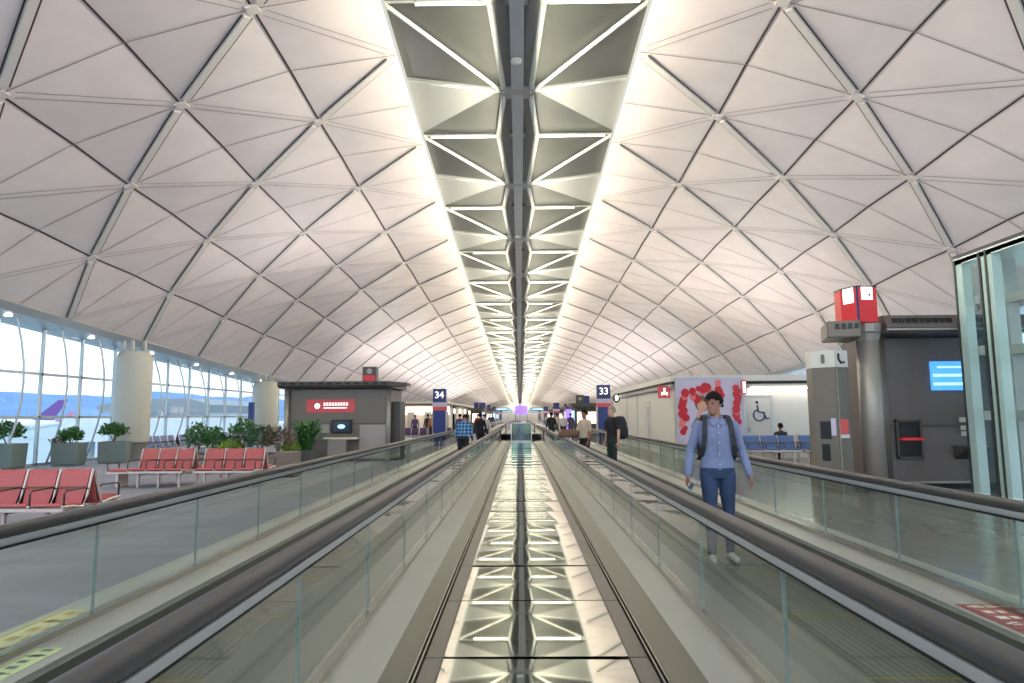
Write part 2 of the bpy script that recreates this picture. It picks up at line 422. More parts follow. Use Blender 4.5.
for s_ in (-1, 1):
    for bay in range(0, 9):
        y0 = -14 + bay*14; y1 = y0 + 14
        fr, gl, bo = MB(), MB(), MB()
        X = s_*16.1
        top = roof_z(5.034, y0) - .05
        for i in range(7):
            y = y0 + i*2.0
            fr.bx(X-.05, X+.05, y-.04, y+.04, 0, top)
            pts = []
            for q in range(9):
                t_ = q/8; z = .05 + (top-.1)*t_
                pts.append((X - s_*(.12 + .55*math.sin(PI*t_)), y+.35+.0*t_, z))
            if y > 12 and y < 80 and s_ < 0: bo.path(pts, .034, 8)
            if i in (2,) and s_ < 0 and 12 < y < 70:
                bo.path([(X+.1, y+.1, 3.1), (X+.1, y+1.9, top-.15)], .012, 5); bo.path([(X+.1, y+1.9, 3.1), (X+.1, y+.1, top-.15)], .012, 5)
        for z in (.06, 1.62, 3.06): fr.bx(X-.05, X+.05, y0, y1, z-.045, z+.045)
        gl.bx(X-.008, X+.008, y0, y1, .1, top)
        f = struct(fr.build('window_%d' % nwin, 'mullion')); nwin += 1
        gl.build('glass_pane', 'clear_glass', f)
        if bo.v: bo.build('bow_truss', 'mullion', f, True)
    far = MB(); far.bx(s_*16.0, s_*16.2, 112, 222, 0, 5); struct(far.build('wall_left' if s_ < 0 else 'wall_right', 'wall_white'))
ew = MB(); ew.bx(-16.5, 16.5, 221, 221.3, 0, 9); struct(ew.build('wall_end', 'wall_white'))
# round columns by the window wall
for i, (y, lb) in enumerate(((25.0, 'thick round cream column by the window wall, nearer one, beside the grey planters'),
                             (38.2, 'thick round cream column rising behind the leafy planting beside the dark kiosk'),
                             (52.6, 'round cream column beyond the dark kiosk'))):
    t = thing('round_column', lb, 'column', ((-14.72,-14.75,-14.9)[i], y, 0))
    zt = roof_z(5.034, y) - (.42, .30, .3)[i]; cr = (.76, .86, .86)[i]
    a = MB(); a.lathe((0,0,0), [(.56,0),(.56,.62),(.58,.62)], 32); a.build('plinth', 'column_base', t, True)
    b = MB(); b.lathe((0,0,0), [(.5,.62),(.74*cr,.64),(.81*cr,.67),(.83*cr,.73),(.83*cr,zt-.60),(.81*cr,zt-.50),(.73*cr,zt-.33),(.62*cr,zt-.24),(.3,zt-.22)], 48); b.build('shaft', 'column', t, True)
    for k in range(5):
        aa = k*PI/2.5; c = MB(); c.cyl((.38*math.cos(aa), .38*math.sin(aa)), .05, zt-.24, zt+.16, 10); c.build('bracket', 'column', t)

# ------------------------------------------------------------------ outside
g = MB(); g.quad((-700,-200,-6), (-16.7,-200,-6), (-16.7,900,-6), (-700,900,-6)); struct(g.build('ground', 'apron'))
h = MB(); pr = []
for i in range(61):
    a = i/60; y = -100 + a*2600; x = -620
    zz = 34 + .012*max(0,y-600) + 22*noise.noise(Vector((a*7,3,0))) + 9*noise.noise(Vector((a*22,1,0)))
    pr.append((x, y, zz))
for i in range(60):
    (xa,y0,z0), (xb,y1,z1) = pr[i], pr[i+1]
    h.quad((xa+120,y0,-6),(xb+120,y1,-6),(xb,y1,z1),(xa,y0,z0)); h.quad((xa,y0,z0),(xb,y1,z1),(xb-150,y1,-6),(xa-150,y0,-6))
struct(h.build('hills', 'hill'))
t = thing('airliner', 'parked white airliner with a purple tail seen through the window wall', 'aircraft', (-178,258,-6), 0)
b = MB(); b.rings([[( -60+x_, r_*math.cos(2*PI*k/16), 5.2+zc+r_*math.sin(2*PI*k/16)) for k in range(16)] for x_, r_, zc in ((0,.5,-.6),(3,1.6,-.2),(8,2.4,0),(40,2.5,0),(52,1.6,.5),(62,.4,1.3))]); b.build('fuselage', 'plane_white', t, True)
b = MB(); b.prism([(-13,7.2),(-5,7.0),(.5,15.0),(-3.2,15.0)], 'y', -.2, .2); b.build('tail_fin', 'tail_purple', t)
b = MB(); b.prism([(-4,6.6),(0,6.6),(5,10.4),(3.2,10.6)], 'y', -.9, -.7); b.build('stabiliser', 'tail_pink', t)
b = MB(); b.prism([(-40,-15),(-30,-15),(-26,0),(-26,2),(-36,2)], 'z', 3.8, 4.1); b.build('wing', 'plane_white', t)
t = thing('terminal_building', 'long white terminal building with a grey overhanging roof outside the window wall', 'building', (-57,118,-6))
t.scale = (.58, 1, 1)
b = MB(); b.bx(-12,14,-14,10,0,8.4); b.build('wall', 'building_white', t)
b = MB(); b.prism([(-14,8.4),(15,8.4),(16,9.6),(10,10.6),(-8,10.6),(-15,9.4)], 'y', -16, 12); b.build('roof', 'building_grey', t)
for z in (5.8,): 
    for k in range(6): b = MB(); b.bx(-10.5+4*k, -8+4*k, -14.2, -13.9, z, z+1.5); b.build('window', 'glass_dark', t)
t = thing('boarding_bridge', 'grey and white boarding bridge standing out on the apron beyond the glass', 'bridge', (-50,86,-6))
b = MB(); b.box((0,0,6.2), (16,3,3), .25); b.build('tunnel', 'building_white', t)
b = MB(); b.box((-5,-1.6,6.5), (5,.2,1), .25); b.build('window', 'glass_dark', t)
for x in (-5,5): b = MB(); b.cyl((x,x*.25), .5, 0, 5, 12); b.build('leg', 'building_grey', t)

# ------------------------------------------------------------------ moving walkways
RZ = 1.05; DZ = .42; PZ = .07
def belt_path(y0, y1):
    pts = []
    r = .30
    for k in range(9):
        a = PI*k/8; pts.append((y0 - r*math.sin(a), RZ-2*r + r - r*math.cos(a) ))
    # start lower return, round the nose, up to the top
    pts2 = [(y0+.3, RZ-2*r)] + pts + [(y0 + (y1-y0)*t, RZ) for t in (.25,.5,.75)]
    for k in range(9):
        a = PI*k/8; pts2.append((y1 + r*math.sin(a), RZ - r + r*math.cos(a)))
    pts2.append((y1-.3, RZ-2*r))
    return pts2
PROF = [(-.040,-.026),(-.034,-.040),(.034,-.040),(.040,-.026),(.040,-.002),(.034,.008),(.020,.014),(-.020,.014),(-.034,.008),(-.040,-.002)]
def walkway(name, label, y0, y1, glx, outer, pal, decks, step=1.2, phase=.3, dy=0.0, group=None):
    t = thing(name, label, 'moving walkway', (0,0,0), 0, group)
    for gx in glx:
        b = MB(); b.path([(gx, yy, zz-.012) for yy, zz in belt_path(y0,y1)], 1, prof=PROF, side=(1,0,0)); b.build('handrail', 'rubber', t, True)
        b = MB(); b.bx(gx-.041, gx+.041, y0, y1, RZ-.080, RZ-.054); b.bx(gx-.028, gx+.028, y0, y1, RZ-.092, RZ-.080); b.build('handrail_guide', 'silver', t)
        b = MB(); b.bx(gx-.018, gx+.018, y0, y1, RZ-.108, RZ-.088); b.build('glass_gasket', 'black_gap', t)
        b = MB(); b.bx(gx-.030, gx+.030, y0-.05, y1+.05, DZ, DZ+.035); b.build('glass_clamp', 'steel', t)
        y = y0; gm = None
        while y < y1-.05:
            e = min(y+step, y1)
            if gm is None or abs(e-y-step) > 1e-4:
                b = MB(); b.bx(-.006, .006, .004, e-y-.004, DZ+.02, RZ-.09); gp = b.build('glass_panel', 'glass', t)
                if gm is None: gm = gp
            else: gp = gm.copy(); COL.objects.link(gp); gp.parent = t
            gp.location = (gx, y, 0)
            y += step
        y = y0; sm = None
        while y < y1+.05:
            if sm is None:
                b = MB(); b.bx(-.0075, .0075, -.0035, .0035, DZ+.03, RZ-.09); sp = sm = b.build('joint_seal', 'seal', t)
            else: sp = sm.copy(); COL.objects.link(sp); sp.parent = t
            sp.location = (gx, y, 0); y += step
    for (x0, x1, m_) in decks:
        b = MB(); b.bx(x0, x1, y0-.9, y1+.9, DZ-.03, DZ); b.build('deck_plate', m_, t)
    for xa in pal:
        b = MB(); s_ = 1 if xa == min(pal) else -1
        b.bx(xa-.01, xa+.01, y0-.9, y1+.9, PZ-.05, DZ-.03); b.build('skirt', 'steel', t)
    b = MB(); xo = outer; b.bx(xo-.012, xo+.012, y0-.9, y1+.9, 0, DZ-.03); b.build('side_cladding', 'steel', t)
    p0, p1 = min(pal), max(pal)
    b = MB(); b.bx(p0, p1, y0-.9, y1+.9, PZ-.04, PZ)
    k = p0+.04
    while k < p1-.02: b.bx(k, k+.025, y0-.6, y1+.6, PZ, PZ+.003); k += .05
    b.build('pallet_band', 'pallet', t)
    b = MB(); y = y0
    while y < y1: b.bx(p0+.02, p1-.02, y, y+.018, PZ+.0035, PZ+.005); y += 1.2
    b.build('pallet_edge', 'comb', t)
    return t
wl = walkway('moving_walkway', 'long glass-sided moving walkway on the window side, carrying the plaid-shirted person', 0.3, 29.1,
        (-.88,-2.46), -2.78, (-1.38,-2.20), ((-.90,-.62,'plate'), (-1.38,-.90,'plate_dark'), (-2.78,-2.20,'plate')))
wr = walkway('moving_walkway', 'long glass-sided moving walkway carrying the man in the light blue shirt', 0.3, 29.1,
        (1.03,2.82), 3.06, (1.48,2.54), ((.79,1.05,'plate'), (1.05,1.48,'plate_dark'), (2.54,3.06,'plate')))
# mirrored deck between the walkways
t = thing('centre_deck', 'low mirror-polished steel deck of long panels between the two moving walkways', 'deck')
y = .38; k = 0
mirror = []
while y < 29:
    rr = random.Random(k*13+5)
    tilt = rr.uniform(-.006, .006); side = rr.uniform(-.004,.004)
    if y > 7: tilt *= 1.6
    p = MB()
    xa, xb, xc = -.37, .50, 0
    zf = lambda x, yy: DZ + tilt*(yy-y) + side*x
    n1 = 8; n2 = 6
    vs_ = []; fs_ = []
    for a in range(n1+1):
        for b_ in range(n2+1):
            x = xa + (xb-xa)*a/n1; yy = y+.006 + (.948)*b_/n2
            cup = .0035*rr.uniform(-.2,.2)*0 + (.004 if y > 6.5 else .0008)*math.sin(PI*b_/n2)*rr.choice((1,1))
            vs_.append((x, yy, zf(x, yy)+cup))
    for a in range(n1):
        for b_ in range(n2):
            i = a*(n2+1)+b_; fs_.append((i, i+1, i+n2+2, i+n2+1))
    p.add(vs_, fs_); o = p.build('mirror_panel', 'mirror_steel', t, True)
    y += .96; k += 1
k = 0; y = .38
while y < 29:
    for (x0, x1) in ((-.455,-.375), (.505,.59)):
        p = MB(); p.bx(x0, x1, y+.006, y+.954, DZ-.01, DZ-.002); p.build('edge_strip', 'slope_steel', t)
    y += .96
p = MB(); p.bx(-.62,.80, -.6, 30, DZ-.06, DZ-.03); p.build('tray', 'black_gap', t)
for (x0, z0, x1, z1, m_) in ((-.50,DZ-.02,-.62,DZ,'slope_steel'), (.64,DZ-.02,.79,DZ,'slope_steel')):
    p = MB(); p.quad((x0,-.6,z0+.0), (x0,30,z0), (x1,30,z1+.003), (x1,-.6,z1+.003)); p.build('sloped_strip', m_, t)
for x in (-.47, -.49, .605, .625):
    p = MB(); p.bx(x-.004, x+.004, -.6, 30, DZ-.03, DZ+.004); p.build('edge_rail', 'steel', t)
# glass screen closing the deck
t = thing('glass_screen', 'upright greenish glass screen closing the far end of the mirrored deck', 'glass screen', (.05,29.3,DZ))
p = MB(); p.bx(-.42,.42,-.012,.012,.03,.80); p.build('pane', 'green_glass', t)
p = MB(); p.bx(-.44,.44,-.03,.03,.80,.84); p.build('top_rail', 'silver', t)
p = MB(); p.bx(-.44,.44,-.05,.05,0,.05); p.build('foot_rail', 'silver', t)
for x in (-.44,.44): p = MB(); p.bx(x-.02,x+.02,-.03,.03,0,.82); p.build('post', 'silver', t)
# second pair further on
for s_, lb in ((-1, 'distant moving walkway beyond the glass screen, on the side of the 34 pillar'), (1, 'distant walkway past the glass screen, on the side of the white block')):
    walkway('moving_walkway', lb, 44, 92, (s_*.95, s_*2.5), s_*2.8, (s_*1.4, s_*2.2), ((s_*.3, s_*1.4,'plate'), (s_*2.2, s_*2.8,'plate')), step=4.0)
# stickers on the decks
def decal(nm, lb, base, x0, x1, y0, y1, marks, mm, kind='safety notice'):
    o = MB(); o.bx(x0, x1, y0, y1, DZ+.0005, DZ+.002); t_ = thing(nm, lb, kind); o.build('sheet', base, t_)
    rr = random.Random(int(abs(x0)*1000)); n_ = marks
    for r_ in range(2 if x1-x0 > .2 else 1):
        q = MB()
        for i in range(n_):
            yy = y0 + (y1-y0)*(i+.3)/n_; wd = (y1-y0)/n_*.45
            xx = x0 + (x1-x0)*(.3 + .35*r_); q.bx(xx, xx+.04+.02*rr.random(), yy, yy+wd, DZ+.0022, DZ+.003)
            if i % 3 == 0: q.bx(xx-.03, xx+.08, yy+wd*.3, yy+wd*.6, DZ+.0022, DZ+.003)
        q.bx(x0 + (x1-x0)*.1, x0+(x1-x0)*.1+.006, y0, y1, DZ+.0021, DZ+.0024); q.build('print', mm, t_)
    return t_
decal('floor_sticker', 'yellow notice strip with dark symbols stuck on the walkway deck plate', 'yellow_sticker', -2.74, -2.50, 2.0, 4.05, 14, 'ochre_print')
decal('floor_sticker', 'pale green notice strip with small dark symbols beside the yellow one', 'green_sticker', -2.40, -2.27, 1.9, 3.4, 20, 'planter')
decal('floor_sticker', 'dull red notice with pale lettering on the deck plate by the glass lift side', 'red_sticker', 2.57, 2.79, 2.4, 4.1, 16, 'pale_sticker')

# ------------------------------------------------------------------ seating
def bench(n, pitch, seat_m, label, loc, rz=0.0, gap=None, group=None, double=True, tray=False, leg_x=None):
    t = thing('airport_bench', label, 'bench', loc, rz, group)
    W = n*pitch + (gap or 0)
    half = n//2
    xs = []
    for i in range(n):
        x = -W/2 + pitch*(i+.5)
        if gap and i >= half: x += gap
        xs.append(x)
    for sgn in ((-1, 1) if double else (-1,)):
        y0 = 0.0
        for i, x in enumerate(xs):
            wv = pitch*.43
            s = MB()
            s.prism([(sgn*.62,.405),(sgn*.60,.44),(sgn*.40,.40),(sgn*.22,.375),(sgn*.16,.37),(sgn*.16,.345),(sgn*.40,.365)], 'x', x-wv, x+wv)
            s.build('seat', seat_m, t)
            s = MB(); s.prism([(sgn*.20,.38),(sgn*.16,.37),(sgn*.055,.80),(sgn*.02,.84),(sgn*.01,.80),(sgn*.12,.40)], 'x', x-wv, x+wv); bk = s.build('backrest', seat_m, t)
            s = MB(); s.prism([(sgn*.141,.60),(sgn*.118,.615),(sgn*.115,.60)], 'x', x-wv, x+wv); s.build('seam', 'bag_brown', bk)
        ends = sorted(set([round(x-pitch/2,4) for x in xs] + [round(x+pitch/2,4) for x in xs]))
        for x in ends:
            f = MB()
            f.path([(x, sgn*.63, .40), (x, sgn*.42, .385), (x, sgn*.21, .355), (x, sgn*.13, .50), (x, sgn*.03, .85)], .017, 6)
            fo = f.build('side_frame', 'seat_frame', t)
            a = MB(); a.path([(x, sgn*.60, .40), (x, sgn*.60, .56), (x, sgn*.56, .60), (x, sgn*.20, .61), (x, sgn*.10, .58)], .014, 6); a.build('armrest', 'arm', t)
    b = MB(); b.bx(-W/2, W/2, -.05, .05, .26, .33); b.bx(-W/2, W/2, -.62, -.57, .33, .375)
    if double: b.bx(-W/2, W/2, .57, .62, .33, .375)
    b.build('beam', 'seat_frame', t)
    for x in (leg_x or (-W*.38, 0, W*.38)):
        for sgn in (-1, 1) if double else (-1,):
            l = MB(); l.bx(x-.02, x+.02, sgn*.42-.03, sgn*.42+.03, 0, .30); l.bx(x-.02,x+.02, min(0,sgn*.42), max(0,sgn*.42), .27,.31); l.build('leg', 'seat_frame', t)
    return t
bench(4, .46, 'red_seat', 'nearest red back-to-back bench, cut off by the edge of the view', (-6.97, 9.45, 0))
bench(3, .41, 'red_seat', 'farther red three-seat bench on the window side, next to the backless seat', (-8.18, 15.5, 0))
bench(3, .46, 'red_seat', 'farther red three-seat bench directly in front of the leafy shrubs', (-6.62, 15.5, 0))
t = thing('side_seat', 'low backless red seat with an armrest at the window end of the red bench row', 'seat', (-9.15, 15.3, 0))
b = MB(); b.box((0,0,.38), (.42,.46,.05)); b.build('cushion', 'red_seat', t, bevel=.01)
b = MB(); b.box((0,0,.33), (.46,.5,.04)); b.build('beam', 'seat_frame', t)
b = MB(); b.path([(-.20,-.22,.38),(-.22,-.22,.54),(-.22,.2,.54),(-.2,.22,.38)], .014, 6); b.build('armrest', 'arm', t)
b = MB(); b.bx(-.03,.03,-.2,.2,0,.32); b.build('leg', 'seat_frame', t)
for i in range(4):
    bench(4, .55, 'blue_seat', 'blue seat bench along the window wall, %s' % ('just past the first cream column', 'second past the first cream column', 'third past the first cream column', 'last before the far cream column')[i],
          (-14.85, 27.2+2.6*i, 0), -PI/2)

# ------------------------------------------------------------------ plants
def foliage(rx, ry, rz_, n, size, seed, zc, kind='bush'):
    m = MB(); rr = random.Random(seed)
    for i in range(n):
        a = rr.uniform(0, 2*PI); b = math.acos(rr.uniform(-.6, 1)); rad = rr.uniform(.55, 1)
        c = Vector((rx*rad*math.sin(b)*math.cos(a), ry*rad*math.sin(b)*math.sin(a), zc + rz_*rad*math.cos(b)))
        d = Vector((rr.uniform(-1,1), rr.uniform(-1,1), rr.uniform(-.3,1))).normalized()
        u = d.cross(Vector((rr.uniform(-1,1), rr.uniform(-1,1), rr.uniform(-1,1)))).normalized()
        s = size*rr.uniform(.6,1.2); nn = d.cross(u)*s*.12
        m.add([c, c+d*s*.5+u*s*.26+nn, c+d*s, c+d*s*.5-u*s*.26+nn], [(0,1,2),(0,2,3)])
    return m
def frond(m, base, ang, L, lift, rr, w_=.10):
    # arching leaf with a folded midrib
    prev = None; N = 6
    for i in range(N+1):
        t_ = i/N; r_ = L*t_; z = lift*math.sin(t_*PI*.62)
        c = base + Vector((math.cos(ang)*r_*.8, math.sin(ang)*r_*.8, z)); wv = w_*math.sin(PI*min(1,t_*.92+.08))+.005
        s_ = Vector((-math.sin(ang), math.cos(ang), 0))*wv
        row = (c-s_+Vector((0,0,-.015)), c, c+s_+Vector((0,0,-.015)))
        if prev:
            m.quad(prev[0], prev[1], row[1], row[0]); m.quad(prev[1], prev[2], row[2], row[1])
        prev = row
def planter(nm, lb, loc, w_, h, m_, rz=0.0, round_=False):
    t = thing(nm, lb, 'planter', loc, rz)
    b = MB()
    wt = w_*.5; wb = w_*.44
    b.rings([[(-wb,-wb,0),(wb,-wb,0),(wb,wb,0),(-wb,wb,0)], [(-wb,-wb,.05),(wb,-wb,.05),(wb,wb,.05),(-wb,wb,.05)],
             [(-wb*1.08,-wb*1.08,.06),(wb*1.08,-wb*1.08,.06),(wb*1.08,wb*1.08,.06),(-wb*1.08,wb*1.08,.06)],
             [(-wt,-wt,h),(wt,-wt,h),(wt,wt,h),(-wt,wt,h)], [(-wt*.88,-wt*.88,h),(wt*.88,-wt*.88,h),(wt*.88,wt*.88,h),(-wt*.88,wt*.88,h)],
             [(-wt*.86,-wt*.86,h-.08),(wt*.86,-wt*.86,h-.08),(wt*.86,wt*.86,h-.08),(-wt*.86,wt*.86,h-.08)]])
    b.build('pot', m_, t, bevel=.012)
    s = MB(); s.box((0,0,h-.08), (w_*.85,w_*.85,.04)); s.build('soil', 'soil', t)
    return t
def shrub(lb, loc, h, rx, rz_, m_, seed, n=420, size=.12, lv=None):
    t = thing('shrub', lb, 'plant', loc)
    f = foliage(rx, rx, rz_, n, size, seed, h); f.build('foliage', m_, t)
    rr = random.Random(seed)
    s = MB()
    for k in range(5):
        a = rr.uniform(0,2*PI); s.path([(0,0,0), (rx*.2*math.cos(a), rx*.2*math.sin(a), h*.5), (rx*.5*math.cos(a), rx*.5*math.sin(a), h*1.05)], [.02,.014,.006], 5)
    s.build('stem', 'bark', t)
    return t
def at(px, base_y):          # floor point from a measured screen column and floor line
    Y = 660*1.55/((base_y-416)*.987) + 1.55*.113
    return ((px-519)/660*(Y*.994-.17), Y)
names = ('at the edge of the view', 'the middle one of three by the glass', 'just beside the first cream column')
for i, (px, by, hh) in enumerate(((-4, 466.5, .80), (63.5, 463, .76), (116, 458.5, .76))):
    x, y = at(px, by)
    if i == 2: x, y = -14.35, 23.45
    planter('square_planter', 'grey square planter by the window wall, ' + names[i], (x, y, 0), (.95, .80, .88)[i], hh, 'planter', math.radians((12,12,20)[i]))
    if i == 1:
        shrub('small leafy shrub spilling over the middle grey square planter', (x+.05, y, hh-.08), .30, .34, .26, 'leaf', 11, 420, .16)
        shrub('brownish creeping plant at the side of the middle grey square planter', (x-.25, y-.2, hh-.08), .12, .24, .14, 'leaf_brown', 12, 200, .10)
    elif i == 2: shrub('small leafy shrub in the grey square planter beside the first cream column', (x-.05, y, hh-.08), .42, .42, .26, 'leaf', 13, 420, .17)
    else: shrub('leafy shrub in the grey square planter at the edge of the view', (x+.1, y, hh-.08), .44, .44, .34, 'leaf', 14, 420, .17)
# trough of planting behind the red benches
t = thing('planting_trough', 'long low brown trough of mixed plants behind the red benches', 'planter', (-8.25, 19.6, 0))
b = MB(); b.bx(-1.45,1.45,-.4,.4,0,.50); b.build('box', 'planter_brown', t, bevel=.015)
b = MB(); b.bx(-1.40,1.40,-.34,.34,.46,.52); b.build('soil', 'soil', t)
for i, (dx, h, rx, rz_, m_, lb) in enumerate(((-1.6,.50,.36,.44,'leaf','tall green shrub at the window end of the brown trough'),
        (-.95,.42,.34,.36,'leaf','broad green shrub, second from the window end of the brown trough'),
        (-.35,.20,.40,.20,'leaf_light','low light green ground plant in the middle of the brown trough'),
        (.1,.62,.40,.42,'leaf','tall dense green shrub in front of the far cream column'),
        (.75,.46,.48,.40,'leaf_dark','dark bushy shrub near the kiosk end of the brown trough'),
        (1.4,.44,.46,.38,'leaf_brown','brownish bushy shrub at the kiosk end of the brown trough'))):
    shrub(lb, (-8.25+dx*.80, 19.6, .48), h, rx, rz_, m_, 30+i, 420, .13)
x, y = at(262, 466)
b = MB(); t = thing('low_partition', 'low brown square cabinet standing at the kiosk end of the red benches', 'cabinet', (-6.15, 17.6, 0))
b.bx(-.28,.28,-.25,.25,.04,.66); b.build('body', 'planter_brown', t, bevel=.01)
b = MB(); b.bx(-.25,.25,-.22,.22,0,.04); b.build('plinth', 'planter_dark', t)
t = planter('square_planter', 'dark square planter in front of the dark kiosk with the red sign', (-6.72, 20.6, 0), .95, .56, 'planter_dark')
t = thing('potted_fern', 'large arching green plant in the dark planter before the kiosk', 'plant', (-6.62, 20.6, .48))
m = MB(); rr = random.Random(5)
for i in range(80): frond(m, Vector((rr.uniform(-.1,.1), rr.uniform(-.1,.1), 0)), rr.uniform(0, 2*PI), rr.uniform(.4,.85), rr.uniform(.35,1.05), rr, .05)
m.build('frond', 'leaf', t)
shrub('low light green plant at the foot of the large arching fern', (-7.0, 20.3, .48), .14, .28, .16, 'leaf_light', 51, 260, .12)

# ------------------------------------------------------------------ kiosk with red sign (left)
t = thing('kiosk', 'dark metal service kiosk with a red lettered sign and slotted canopy', 'kiosk', (-6.45, 23.6, 0))
b = MB(); b.bx(-1.85,1.75,0,2.6,.1,2.55); b.build('body', 'kiosk', t)
b = MB(); b.bx(-1.8,1.7,.05,2.55,0,.1); b.build('plinth', 'kiosk_dark', t)
b = MB(); b.prism([(-.45,2.58),(-.55,2.66),(-.5,2.80),(2.9,2.80),(2.9,2.58)], 'x', -2.05, 1.9); cn = b.build('canopy', 'kiosk_dark', t)
for k in range(12):
    b = MB(); b.bx(-1.9+.32*k, -1.72+.32*k, -.56, -.52, 2.69, 2.75); b.build('vent_slot', 'black', cn)
b = MB(); b.prism([(1.75,2.6),(2.5,2.66),(2.5,2.74),(1.75,2.8)], 'y', -.5, .3); b.build('canopy_wing', 'kiosk_dark', t)
b = MB(); b.bx(-1.17,.56,-.03,0,1.72,2.18); sg = b.build('red_sign_panel', 'dull_red_sign', t)
b = MB(); b.ell((-.78,-.04,1.95), (.10,.012,.10)); b.build('emblem', 'white_sign', sg)
b = MB()
for k in range(9): 
    x_ = -.55+.1*k
    b.bx(x_,x_+.07,-.045,-.03,1.97,2.0); b.bx(x_+.01,x_+.03,-.045,-.03,1.97,2.07); b.bx(x_,x_+.07,-.045,-.03,2.04,2.06)
for k in range(12): b.bx(-.55+.07*k,-.50+.07*k,-.045,-.03,1.86,1.90)
b.build('lettering', 'white_sign', sg)
b = MB(); b.bx(-1.85,1.75,-.02,0,1.30,1.33); b.build('seam_strip', 'kiosk_dark', t)
b = MB(); b.bx(-.26,.48,-.05,0,.98,1.46); mo = b.build('display_housing', 'black', t)
b = MB(); b.bx(-.18,.40,-.06,-.05,1.04,1.40); b.build('display_glass', 'glass_dark', mo); b = MB(); b.ell((.10,-.06,1.22), (.14,.01,.08)); b.build('display_picture', 'screen_pale', mo)
b = MB(); b.bx(-.62,-.34,-.04,0,1.0,1.3); b.build('notice', 'kiosk_mid', t)
b = MB(); b.bx(-.45,.75,-.35,0,.78,.84); b.build('counter', 'wall_warm', t)
b = MB(); b.bx(-.30,.35,-.30,-.02,0,.78); b.build('counter_support', 'kiosk_mid', t)
b = MB(); b.bx(.75,1.7,-.04,0,.1,1.28); b.build('side_panel', 'kiosk_mid', t)
for x in (-1.85, 1.78): b = MB(); b.cyl((x,-.1), .09, 0, 2.6, 14); b.build('post', 'kiosk_mid', t, True)
b = MB(); b.bx(1.80,2.12,.3,1.4,0,2.1); b.build('side_booth', 'kiosk_dark', t)
t = thing('cube_sign', 'red and dark pictogram sign box on the roof of the red-lettered kiosk', 'sign', (-5.33, 23.5, 2.80))
b = MB(); b.bx(-.24,.24,-.2,.2,0,.52); b.build('box', 'kiosk_dark', t)
b = MB(); b.bx(-.21,.21,-.21,-.2,.03,.22); b.build('red_face', 'red_sign', t); b = MB(); b.ell((0,-.21,.36), (.10,.01,.10)); b.build('pictogram', 'kiosk_mid', t)

# ------------------------------------------------------------------ gate pillars with numerals
def gate(num, lb, x, y, tz=3.02):
    t = thing('gate_pillar', lb, 'sign', (x, y, 0))
    b = MB(); b.bx(-.30,.30,-.2,.2,0,tz-1.15); b.build('post', 'royal', t)
    b = MB(); b.bx(-.34,.34,-.24,.24,tz-.72,tz); b.build('number_box', 'blue_sign', t)
    b = MB(); b.bx(-.38,.38,-.26,.26,tz-.95,tz-.72); b.build('name_band', 'lavender', t)
    b = MB(); b.bx(-.36,.36,-.25,.25,tz-1.15,tz-.95); b.build('red_band', 'dull_red_sign', t)
    for sx in (-.36,.36): b = MB(); b.bx(sx-.02,sx+.02,-.2,.2,0,tz-1.15); b.build('edge_strip', 'silver', t)
    if num: text(num, .50, 'white_sign', t, (0,-.25,tz-.34), name='numeral')
    return t
gate('34', 'blue gate pillar showing the white number 34', -4.30, 35.5)
gate('33', 'blue gate pillar showing the white number 33', 4.40, 35.0, 3.14)
for i, (x, y) in enumerate(((-4.1,72),(-4.1,105),(-4.1,140),(4.15,76),(4.15,108),(4.15,142))):
    gate(None, '%s distant gate pillar on the %s' % (('first','second','last')[i%3], ('same side as the 34 pillar','same side as the 33 pillar')[i//3]), x, y)
for x, y, lb in ((-13.9, 34.2, 'slim blue pillar sign between the window mullions and the far cream column'), (-12.2, 36.0, 'blue panel sign in the gap between the far cream column and the kiosk')):
    t = thing('blue_pillar', lb, 'sign', (x, y, 0)); b = MB(); b.bx(-.13,.13,-.1,.1,0,2.35); b.build('post', 'royal', t); b = MB(); b.bx(-.2,.2,-.16,.16,0,.06); b.build('foot', 'silver', t)

# ------------------------------------------------------------------ shop block left, beyond
t = thing('shop_unit', 'open brightly lit shop with a flat dark-edged roof behind the 34 pillar', 'shop', (0,0,0))
b = MB(); b.bx(-9.4,-4.9,45,118,2.42,2.58); b.build('roof', 'wall_white', t)
b = MB(); b.bx(-9.45,-4.85,44.9,118,2.36,2.43); b.build('fascia', 'dark_line', t)
b = MB(); b.bx(-9.3,-9.2,45,118,0,2.4); b.bx(-9.3,-5.2,51,51.1,0,2.4); b.bx(-5.1,-5.0,52,118,0,2.4); b.build('back_wall', 'wall_warm', t)
b = MB(); b.bx(-9.2,-5.2,50.9,50.98,1.7,2.3); b.build('light_box', 'shop_glow', t)
for y in (45.2, 48.5, 52): b = MB(); b.cyl((-5.05,y), .10, 0, 2.4, 12); b.build('post', 'wall_white', t)
for k in range(3): b = MB(); b.bx(-8.6+1.3*k,-8.1+1.3*k,50.6,50.9,.2,1.9); b.build('shelf_rack', 'kiosk_mid', t)
for k in range(4):
    b = MB(); b.ell((-4.95, 50+5*k, 1.95), (.05,.26,.22)); o = b.build('round_sign', 'lit_white', None, True); tag(o, 'round lit white sign hung along the side wall of the open shop', 'sign', 'round lit signs on the open shop wall')
for k in range(5):
    bench(3, .5, 'shirt_purple_seat' if False else 'shirt_purple', 'purple seat bench in front of the brightly lit shop, %s' % ('by the kiosk','second from the kiosk','middle of the row','second from the 34 pillar','next to the 34 pillar')[k], (-8.6+.85*k if False else -8.3+.8*k, 42.5+.5*(k%2), 0), 0, double=False) if k in (0,2,4) else None

